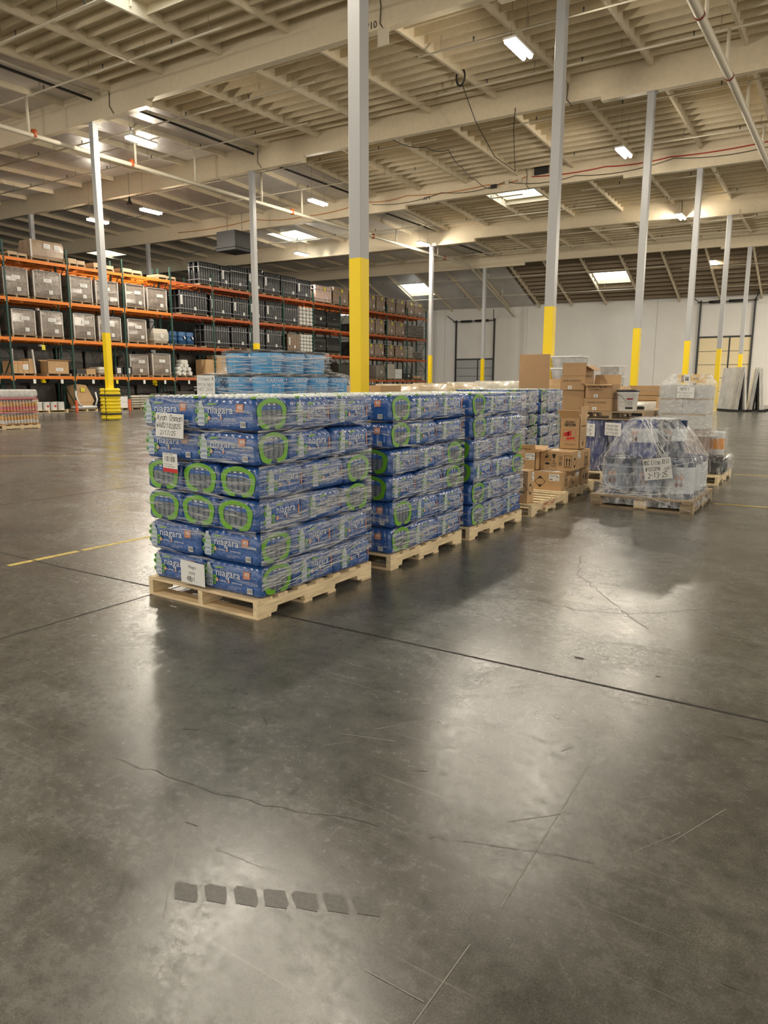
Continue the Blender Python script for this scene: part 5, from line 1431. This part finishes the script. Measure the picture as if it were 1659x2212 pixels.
M_KR2 = mat('kraft_carton_dark', (.44, .275, .14), .7, noise=(4, .07))
def fr_txt(*lines, lab=True, y=.62):
    def f(d, w, h):
        for i, t in enumerate(lines): d.text(t, w * .12, h * (y - .2 * i), .035, M_INK, w=w * (.72 if len(lines) == 1 else (.68 if i == 0 else .5)))
        if lab: d.rect(w * .33, h * .07, w * .15, h * .23, M_WHITE).up(); d.rect(w * .38, h * .12, w * .05, h * .12, M_INKG)
    return f
carton('brown_carton', 'plain brown carton, bottom of the left stack on the drum pallet', -3.61, 11.02, zt, .34, .40, .305, .03, group=GC, m_=M_KR2)
carton('brown_carton', 'brown carton reading BLUE COLORPLUS, middle of the left stack', -3.60, 10.98, zt + .307, .385, .42, .21, -.02, front=fr_txt('BLUE COLORPLUS'), group=GC, m_=M_KR2)
carton('open_carton', 'brown carton with raised flaps, top of the left stack', -3.59, 11.0, zt + .519, .37, .40, .15, .02, group=GC, m_=M_KR2, open_=[('front', .05, 1.5), ('right', .14, -.5), ('back', .1, .2)])
carton('brown_carton', 'brown carton reading ORANGE COLORPLUS, bottom of the right stack', -3.16, 10.90, zt, .41, .42, .185, 0, front=fr_txt('ORANGE COLORPLUS'), group=GC, m_=M_KR2)
carton('open_carton', 'open brown carton reading LIGHT BLUE COLORPLUS, top of the right stack', -3.155, 10.91, zt + .187, .405, .40, .20, -.01, front=fr_txt('LIGHT BLUE', 'COLORPLUS', y=.78), group=GC, m_=M_KR2, open_=[('front', .06, -.2), ('back', .16, 1.25), ('left', .1, .4)])
o = empty('white_bucket', (-2.965, 11.08, zt), 'large white square bucket with black lid beside the cartons', 'bucket')
o.scale = (.82, .82, .72)
m = MB(); m.rings([sq(.145, 0, 32, 5), sq(.15, .01, 32, 5), sq(.165, .36, 32, 5), sq(.172, .365, 32, 5), sq(.172, .40, 32, 5)]); m.build('body', M_WHITE, o)
m = MB(); m.rings([sq(.178, .395, 32, 5), sq(.182, .40, 32, 5), sq(.182, .435, 32, 5), sq(.165, .445, 32, 5)]); m.build('lid', M_BLACK, o)
d = Dec((-.10, -.168, 0), (1, 0, 0), (0, -.04, 1), off=.006); d.rect(.13, .24, .11, .03, M_BLACK); d.rect(.13, .245, .11, .015, M_RED); d.rect(.11, .05, .13, .04, M_BLACK); d.frame(.02, .10, .09, .09, .004, M_INKG)
for k in range(5): d.rect(.13, .12 + .02 * k, .10, .006, M_INKG)
d.build('printed_label', o)
m = MB(); m.tube([(-.15, -.16, .35), (-.06, -.185, .30), (.02, -.19, .20), (.08, -.185, .30), (.155, -.16, .35)][:3], .004, 5); m.build('bail_handle', M_DARKM, o)
# cardboard sheet standing on the last water pallet
o = empty('cardboard_panel', (-4.99, 12.36, 1.374), 'large blank brown cardboard panel standing on the last hazy water pallet', 'cardboard')
m = MB(); m.box(-.26, .26, 0, .14, 0, .60); m.build('panel', M_KR2, o, bevel=.004)
o.rotation_euler = (0, 0, .12)

# ------------------------------------------------------------------ film-wrapped pails on the pallet at the right
o = empty('wooden_pallet', (-2.09, 9.22, 0), 'old block pallet under the film-wrapped pails', 'pallet', None, .012)
m = MB(); m.box(-.585, .585, -.66, -.58, 0, .018); m.box(-.585, .585, -.04, .04, 0, .018); m.box(-.585, .585, .58, .66, 0, .018)
m.build('bottom_board', M_WOODOLD, o)
for sx in (-.51, 0, .51):
    m = MB(); m.box(sx - .05, sx + .05, -.66, .66, 0, .018); m.build('bottom_board', M_WOODOLD, o)
    for sy in (-.59, 0, .59):
        m = MB(); m.box(sx - .07, sx + .07, sy - .06, sy + .06, .018, .105); m.build('block', M_WOODOLD if sx else M_WOODX, o)
    m = MB(); m.box(sx - .05, sx + .05, -.66, .66, .105, .125); m.build('stringer_board', M_WOODOLD, o)
for k in range(8):
    yy = -.60 + 1.2 * k / 7; m = MB(); m.box(-.585, .585, yy - .055, yy + .055, .125, .145); m.build('deck_board', M_WOODOLD, o)
M_NAVY = mat('navy_pail', (.012, .035, .11), .22, coat=.5)
M_NAVYB = mat('royal_blue_pail', (.015, .05, .30), .22, coat=.5)
M_PLAB = mat('pale_pail_label', (.52, .56, .60), .3, coat=.5)
M_BLUEL = mat('blue_grey_label', (.22, .27, .36), .3, coat=.5)
def wpail(x, y, z, r, h, body, label, hz=True, lab0=.22, lab1=.80, lm=None):
    o = empty('metal_pail', (x, y, z), label, 'pail', 'film-wrapped pails')
    m = MB(); m.lathe([(r * .95, 0), (r * .97, .008), (r * .97, h * lab0), (r, h * lab0 + .004), (r, h - .02), (r * 1.03, h - .012), (r * 1.03, h - .002), (r * .92, h - .006), (r * .9, h - .02), (.02, h - .02)], n=24); m.build('body', body, o)
    m = MB(); m.lathe([(r + .002, h * lab0 + .01), (r + .002, h * lab1)], n=24, caps=False); m.build('label_band', lm or M_PLAB, o)
    if hz:
        d = MB()
        a0 = -PI / 2 + (.25 if hz is True else hz)
        for i in range(2):
            for j in range(2):
                ca, cz = a0 + (i - .5) * .30, h * (lab0 + lab1) / 2 + (j - .5) * .085
                q = [(ca, cz + .042), (ca + .14, cz), (ca, cz - .042), (ca - .14, cz)]
                d.m = 0; d.poly([((r + .004) * math.cos(a), (r + .004) * math.sin(a), z_) for a, z_ in q][::-1])
                q = [(ca, cz + .032), (ca + .10, cz), (ca, cz - .032), (ca - .10, cz)]
                d.m = 1 if j == 0 else 2; d.poly([((r + .005) * math.cos(a), (r + .005) * math.sin(a), z_) for a, z_ in q][::-1])
        d.build('hazard_marks', [mat('hazard_red', (.50, .16, .13), .5), M_INK, M_PEACH], o)
    return o
PX = [-2.43, -2.06, -1.72]; PY = [8.83, 9.20, 9.56]
nm = {0: 'outer', 1: 'middle', 2: 'aisle-end'}
for i in range(3):
    for j in range(3):
        wpail(PX[i], PY[j], .146, .172, .44, M_NAVY, 'pale-labelled navy pail, lower tier, %s column, %s row' % (nm[i], ['front', 'middle', 'rear'][j]), hz=(-.1 if i < 2 else .2) if j == 0 else None, lab0=.12, lab1=.84, lm=M_BLUEL if i < 2 else M_PLAB)
wpail(-2.19, 9.0, .588, .165, .44, M_NAVYB, 'royal blue pail standing on the lower tier, front one', hz=-.45, lab0=.38, lab1=.78)
wpail(-1.93, 9.32, .588, .165, .44, M_NAVY, 'dark navy pail standing on the lower tier, behind the royal blue one', hz=-.05, lab0=.40, lab1=.76)
wpail(-2.28, 9.38, .588, .165, .44, M_NAVY, 'dark navy pail at the rear of the upper tier', hz=None)
m = MB(); m.box(-2.32, -1.86, 8.93, 9.46, 1.03, 1.04); tag(m.build('slip_sheet', mat('dark_slip_sheet', (.06, .08, .12), .3, coat=.5)), 'dark sheet on top of the wrapped pails', 'sheet')
rp = []; r = random.Random(9)
for k in range(12):
    rp.append([(-2.10 + r.uniform(-.10, .05), 8.76, 1.05), (-1.92 + r.uniform(-.1, .1), 8.66, .80), (-1.80 + r.uniform(-.14, .06), 8.615, .60 + r.uniform(-.06, .04)), (-1.66 + r.uniform(-.1, .1), 8.625, .50 + r.uniform(-.15, .15))])
for k in range(4):
    z = .20 + .10 * k + r.uniform(-.04, .04); rp.append([(-2.60, 8.645, z + r.uniform(-.08, .08)), (-2.3, 8.622, z - .02), (-1.9, 8.622, z + r.uniform(-.05, .05)), (-1.56, 8.645, z + r.uniform(-.08, .08)), (-1.535, 9.2, z), (-1.545, 9.6, z + .04)])
rp += [[(-2.62, 8.62, .48), (-2.45, 8.6, .20), (-2.0, 8.565, .16), (-1.52, 8.56, .03)], [(-2.30, 8.80, 1.06), (-2.45, 8.7, .80), (-2.62, 8.62, .56)], [(-1.88, 8.9, 1.05), (-1.65, 8.8, .75), (-1.54, 8.66, .56), (-1.50, 8.58, .10)], [(-2.66, 8.58, .15), (-2.2, 8.56, .17), (-1.9, 8.55, .20), (-1.55, 8.57, .34)]]
tent('stretch_film', 'loose clear stretch film tented over the wrapped pails', [(-2.68, -1.50, 8.55, 9.90, .05), (-2.66, -1.52, 8.57, 9.86, .16), (-2.62, -1.54, 8.635, 9.75, .25), (-2.62, -1.54, 8.635, 9.75, .585), (-2.50, -1.66, 8.70, 9.66, .80), (-2.33, -1.85, 8.86, 9.50, 1.05)], F_TENT, 3, .012, 5, rp)
sheet('paper_sign', 'white handwritten sign tilted on the film of the wrapped pails', (-2.045, 8.585, .345), (.985, 0, .17), (-.17, -.04, .985), .31, .245,
      [('NSC Elisa XIII', .012, .175, .05, .28, 'hand'), ('#1012096', .02, .105, .042, .17, 'hand'), ('2-13-25', .04, .025, .055, .22, 'hand')], extra=lambda d: (d.line([(.22, .10), (.295, .14)], .004, M_INK), d.line([(.23, .085), (.30, .12)], .004, M_INK), d.hand('nt', .235, .11, .03, .05, M_INK)))

# ------------------------------------------------------------------ tall film-wrapped carton stack behind
pallet(-2.20, 11.95, .0, 'wooden pallet under the tall film-wrapped carton stack', wx=1.05, wy=1.25, m_=M_WOODX, h=.13, seed=41)
M_GCART = mat('grey_white_carton', (.56, .55, .53), .5, noise=(3, .06))
for i in range(2):
    for k in range(3):
        carton('grey_carton', 'pale grey carton, %s column, %s of three, in the film-wrapped stack' % (['left', 'right'][i], ['lowest', 'middle', 'top'][k]), -2.245 + .335 * i, 11.38, .80 + .222 * k, .33, .55, .20, 0, m_=M_GCART, group='pale cartons in the wrapped stack')
        if k:
            m = MB(); m.box(-2.58 + .335 * i, -2.25 + .335 * i, 11.385, 11.92, .80 + .222 * k - .02, .80 + .222 * k - .001); tag(m.build('kraft_divider', M_LCART), 'kraft divider strip under the %s carton of the %s column in the wrapped stack' % (['', 'middle', 'top'][k], ['left', 'right'][i]), 'divider')
for k in range(2):
    carton('brown_carton', 'filmed brown carton below the pale grey ones, %s' % ['lower', 'upper'][k], -1.90, 11.38, .132 + .332 * k, .68, .56, .33, 0, m_=mat('filmed_brown', (.30, .22, .17), .4, noise=(4, .1)))
carton('yellow_carton', 'yellow carton with black print on top of the wrapped stack', -2.02, 11.5, 1.475, .34, .3, .12, 0, m_=mat('yellow_carton', (.75, .45, .04), .5), front=lambda d, w, h: (d.rect(.05, .02, .03, .08, M_INK), d.rect(.09, 0, .08, h, M_WHITE), d.rect(.10, .03, .05, .06, M_INKG), d.text('PK', .22, .03, .07, M_INK)))
tent('stretch_film', 'cloudy stretch film around the tall carton stack', [(-2.68, -1.76, 11.32, 12.1, .70), (-2.62, -1.83, 11.345, 12.0, .78), (-2.61, -1.86, 11.35, 11.97, 1.2), (-2.61, -1.86, 11.35, 11.97, 1.46), (-2.45, -1.95, 11.44, 11.9, 1.60)], F_HAZY, 12, .012, 5)
tent('stretch_film', 'glossy stretch film skirt low around the tall carton stack', [(-2.66, -1.82, 11.33, 12.0, .14), (-2.64, -1.84, 11.34, 11.98, .4), (-2.62, -1.85, 11.345, 11.97, .70)], F_CLEAR, 13, .015, 5, cap=False)
sheet('paper_sign', 'white handwritten sign on the tall wrapped carton stack', (-2.32, 11.315, 1.26), (1, 0, -.03), (0, 0, 1), .235, .16, [('98911', .03, .105, .04, .14, 'hand'), ('Microanalytic', .01, .06, .03, .21, 'thin'), ('#118424', .03, .015, .03, .15, 'thin')])
o = empty('orange_pail', (-1.83, 11.9, .40), 'white pail with an orange label in film, right of the tall carton stack', 'pail')
m = MB(); m.lathe([(.115, 0), (.12, .01), (.13, .33), (.135, .34), (.12, .35)], n=20); m.build('body', M_WHITE, o)
m = MB(); m.lathe([(.1235, .09), (.1285, .25)], n=20, caps=False); m.build('label_band', mat('orange_label', (.75, .30, .04), .35), o)
o = empty('black_crate', (-1.83, 11.9, .132), 'low black goods in film under the orange-label pail', 'crate')
m = MB(); m.rings(soft_box(-.14, .18, -.30, .45, 0, .265, .03, .015, random.Random(2))); m.build('goods', M_BULK, o)
tent('stretch_film', 'crumpled clear film over the orange-label pail and black goods', [(-2.0, -1.60, 11.5, 12.45, .135), (-1.99, -1.60, 11.52, 12.42, .38), (-1.98, -1.66, 11.7, 12.1, .45), (-1.975, -1.68, 11.74, 12.06, .80)], F_CLEAR, 17, .03, 4)

# ------------------------------------------------------------------ loads farther back on the floor
def goods(name, label, x, y, w, d_, h, m_, cat='wrapped load', bulge=.03, seed=1, film=None, pal=True):
    o = empty(name, (x, y, 0), label, cat)
    if pal: pallet_parts(o, w, d_, M_WOODOLD, simple=True)
    m = MB(); m.rings(soft_box(-w / 2 + .02, w / 2 - .02, -d_ / 2 + .02, d_ / 2 - .02, .13 if pal else 0, h, .06, bulge, random.Random(seed))); m.build('goods', m_, o)
    return o
M_TANF = mat('filmed_tan_bundles', (.50, .40, .26), .3, noise=(9, .35), stretch=(1, 1, 6), bump=(8, .7), coat=.5)
M_BAGW = mat('white_filmed_bags', (.58, .55, .48), .35, noise=(5, .3), bump=(6, .9), coat=.4)
o = goods('carton_load', 'film-wrapped load with a plain brown carton at its front, behind the second water pallet', -7.55, 11.1, 1.1, 1.3, 1.40, M_TANF, seed=3)
m = MB(); m.box(-.35, .56, -.66, .0, 1.05, 1.42); m.build('brown_carton', M_KRAFT, o)
d = Dec((.562, -.45, 1.12), (0, 1, 0), (0, 0, 1)); d.rect(0, 0, .25, .06, M_WHITE); d.build('paper_label', o)
goods('bundle_load', 'golden film-wrapped bundles behind the second water pallet, nearer', -7.6, 12.45, 1.2, 1.2, 1.45, M_TANF, seed=4)
goods('bundle_load', 'golden film-wrapped bundles behind the third water pallet, farther', -7.6, 13.85, 1.2, 1.3, 1.47, M_TANF, seed=5, bulge=.05)
goods('bag_load', 'white film-wrapped bags behind the third water pallet', -7.65, 15.6, 1.3, 1.25, 1.50, M_BAGW, seed=6, bulge=.05)
goods('bag_load', 'crumpled white bags just beyond, left of the cardboard panel', -7.65, 17.0, 1.3, 1.25, 1.53, M_BAGW, seed=7, bulge=.05)
goods('bundle_load', 'yellowish wrapped bundles right of the big post', -8.2, 9.85, .9, .9, 1.32, M_TANF, seed=8)
# clear plastic totes and other goods by the posts
def tote(x, y, z, w, d_, h, label):
    o = empty('plastic_tote', (x, y, z), label, 'plastic tote')
    m = MB(); m.rings([[(-w / 2 * k, -d_ / 2 * k, zz_), (w / 2 * k, -d_ / 2 * k, zz_), (w / 2 * k, d_ / 2 * k, zz_), (-w / 2 * k, d_ / 2 * k, zz_)] for k, zz_ in ((.9, 0), (1, h - .04))]); m.sm = [False] * len(m.sm); m.build('body', mat('grey_clear_tote', (.45, .45, .46), .2, coat=.5, noise=(6, .3)), o)
    m = MB(); m.box(-w / 2 - .02, w / 2 + .02, -d_ / 2 - .02, d_ / 2 + .02, h - .04, h); m.build('lid', M_WHITE, o)
goods('carton_load', 'tall brown load under the white totes, behind the cartons', -6.3, 18.2, 1.2, 1.2, 1.58, M_KRAFT, seed=9, bulge=.01)
for k, z in enumerate((1.58, 1.87)):
    tote(-6.3, 18.0, z, .75, .6, .285, 'clear plastic tote with white lid above the brown cartons, %s' % ['lower', 'upper'][k])
goods('carton_load', 'brown load under the clear totes, left of the third post', -6.2, 21.2, 1.1, 1.1, 1.40, M_KRAFT, seed=10, bulge=.01)
for k, z in enumerate((1.40, 1.70)):
    tote(-6.15, 21.2, z, .55, .6, .29, 'clear plastic tote beside the third post, %s' % ['lower', 'upper'][k])
o = empty('flat_carton_stack', (-5.35, 22.5, 0), 'stack of flat brown cartons right of the third post', 'cartons')
pallet_parts(o, 1.1, 1.1, M_WOODOLD, simple=True)
for k in range(9):
    m = MB(); m.box(-.54, .54, -.5, .5, .13 + .145 * k, .13 + .145 * k + .132); m.build('flat_carton', M_KRAFT, o)
o = goods('mixed_load', 'heap of white rags and cartons behind the wrapped pails', -3.95, 16.0, 1.0, .9, .55, M_BAGW, seed=12, bulge=.08)
o = goods('open_carton_load', 'brown carton with its lid raised, right of the black pail', -3.55, 16.3, .55, .5, .95, M_KRAFT, seed=13, bulge=.004)
m = MB(); m.box(-.25, .25, .2, .215, .95, 1.18); m.build('flap', M_KRAFT, o); m = MB(); m.box(-.2, .2, -.262, -.25, .55, .72); m.build('paper_label', M_WHITE, o)
goods('sack_load', 'pale sacks behind the black pail', -4.2, 17.6, 1.1, .9, 1.05, M_BAGW, seed=14)
o = empty('black_pail', (-4.25, 16.6, .56), 'black pail beside the third post', 'pail')
m = MB(); m.lathe([(.17, 0), (.18, .4), (.185, .41), (.1, .42)], n=16); m.build('body', M_BLACK, o)
goods('low_load', 'low dark goods carrying the black pail', -4.35, 16.6, .9, .8, .56, M_DARKM, seed=15)
pallet(-3.95, 14.6, .1, 'old wooden pallet lying behind the wrapped pails', m_=M_WOODOLD, h=.13, seed=51)
# stone slabs leaning back to back on dark frames
M_SLAB = mat('marble_slab', (.78, .76, .72), .25, noise=(2.2, .16), stretch=(1, 1, .5), coat=.3)
M_SLABD = mat('marble_slab_grey', (.58, .57, .55), .25, noise=(2.0, .25), coat=.3)
def slab_rack(x, y, label, n, rz):
    o = empty('slab_frame', (x, y, 0), label, 'slab rack', None, rz)
    m = MB()
    for yy in (-1.0, 1.0):
        m.bar((-.55, yy, .06), (.55, yy, .06), .10); m.bar((-.10, yy, .1), (0, yy, 2.3), .08); m.bar((.10, yy, .1), (0, yy, 2.3), .08)
    for xx in (-.5, .5): m.bar((xx, -1.1, .06), (xx, 1.1, .06), .10)
    m.bar((0, -1.1, 2.3), (0, 1.1, 2.3), .07); m.build('frame', M_BLACK, o)
    names = []
    for s in (-1, 1):
        for k in range(n):
            T = Matrix.Translation((s * (.20 + .045 * k), 0, .12)) @ Matrix.Rotation(-s * .085, 4, 'Y')
            b = MB(); b.box(-.018, .018, -1.35 + .06 * k, 1.35 - .04 * k, 0, 2.3 - .05 * (k % 3), T)
            sb = b.build('stone_slab', M_SLAB if (k + (s > 0)) % 3 else M_SLABD, None, (x, y, 0), (0, 0, rz))
            tag(sb, 'veined pale stone slab leaning on the %s' % label.split(',')[0], 'stone slab', 'stone slabs on the %s' % label.split(',')[0])
    return o
slab_rack(-6.25, 45.0, 'first dark slab frame, nearest the wrapped carton stack', 4, .5)
slab_rack(-5.15, 45.6, 'second dark slab frame, beside the first', 5, .15)
slab_rack(-3.9, 46.0, 'third dark slab frame, at the picture edge', 3, .3)

# ------------------------------------------------------------------ film-wrapped load at the far left
o = empty('bottle_load', (-23.1, 12.95, 0), 'film-wrapped pallet of orange and pink bottles at the left edge, before the racks', 'wrapped load')
pallet_parts(o, 1.1, 1.25, M_WOOD, simple=True)
M_OB = mat('orange_bottles', (.58, .30, .08), .25, noise=(14, .5), stretch=(3, 3, .6), coat=.5)
M_PB = mat('pink_cartons', (.55, .16, .18), .3, noise=(12, .5), stretch=(3, 3, .6), coat=.5)
M_WB = mat('white_filmed_top', (.62, .60, .58), .3, noise=(8, .25), bump=(7, .8), coat=.4)
M_BCAP = mat('white_bottle_cap', (.70, .68, .64), .4)
m = MB(); m.lathe([(.046, 0), (.048, .01), (.048, .20), (.042, .24), (.018, .30), (.018, .31)], n=10); m.m = 1; m.lathe([(.022, .31), (.022, .345)], n=8); m.m = 2; m.lathe([(.0485, .05), (.0485, .15)], n=10, caps=False)
for tier, zt_ in ((0, .135), (1, .56)):
    me = m.mesh('jug', [M_OB, M_BCAP, M_PB if tier else M_WB])
    for k in range(11):
        link('jug', me, o, (-.47 + .094 * k, -.575, zt_))
        link('jug', me, o, (.475, -.575 + .104 * (k + .9), zt_))
for k, (z0, z1, mm, nm_, ins) in enumerate(((.13, .49, M_WB, 'inner_cartons', .06), (.49, .555, M_PB, 'pink_tray', 0), (.56, .92, M_WB, 'inner_cartons', .06), (.92, .99, M_PB, 'pink_tray', 0), (.99, 1.25, M_WB, 'white_top', 0))):
    q = MB(); q.rings(soft_box(-.52 + ins, .52 - ins * 1.8, -.62 + ins * 1.8, .62 - ins, z0, z1, .03, .008, random.Random(k))); q.sm = [False] * len(q.sm); q.build(nm_, mm, o)
ribbons('stretch_film', 'clear stretch film bands around the bottles at the left edge', -22.57, 12.33, 1.25, 1.05, .14, 1.24, 9, 3, 44, F_STREAK, ropes=3)
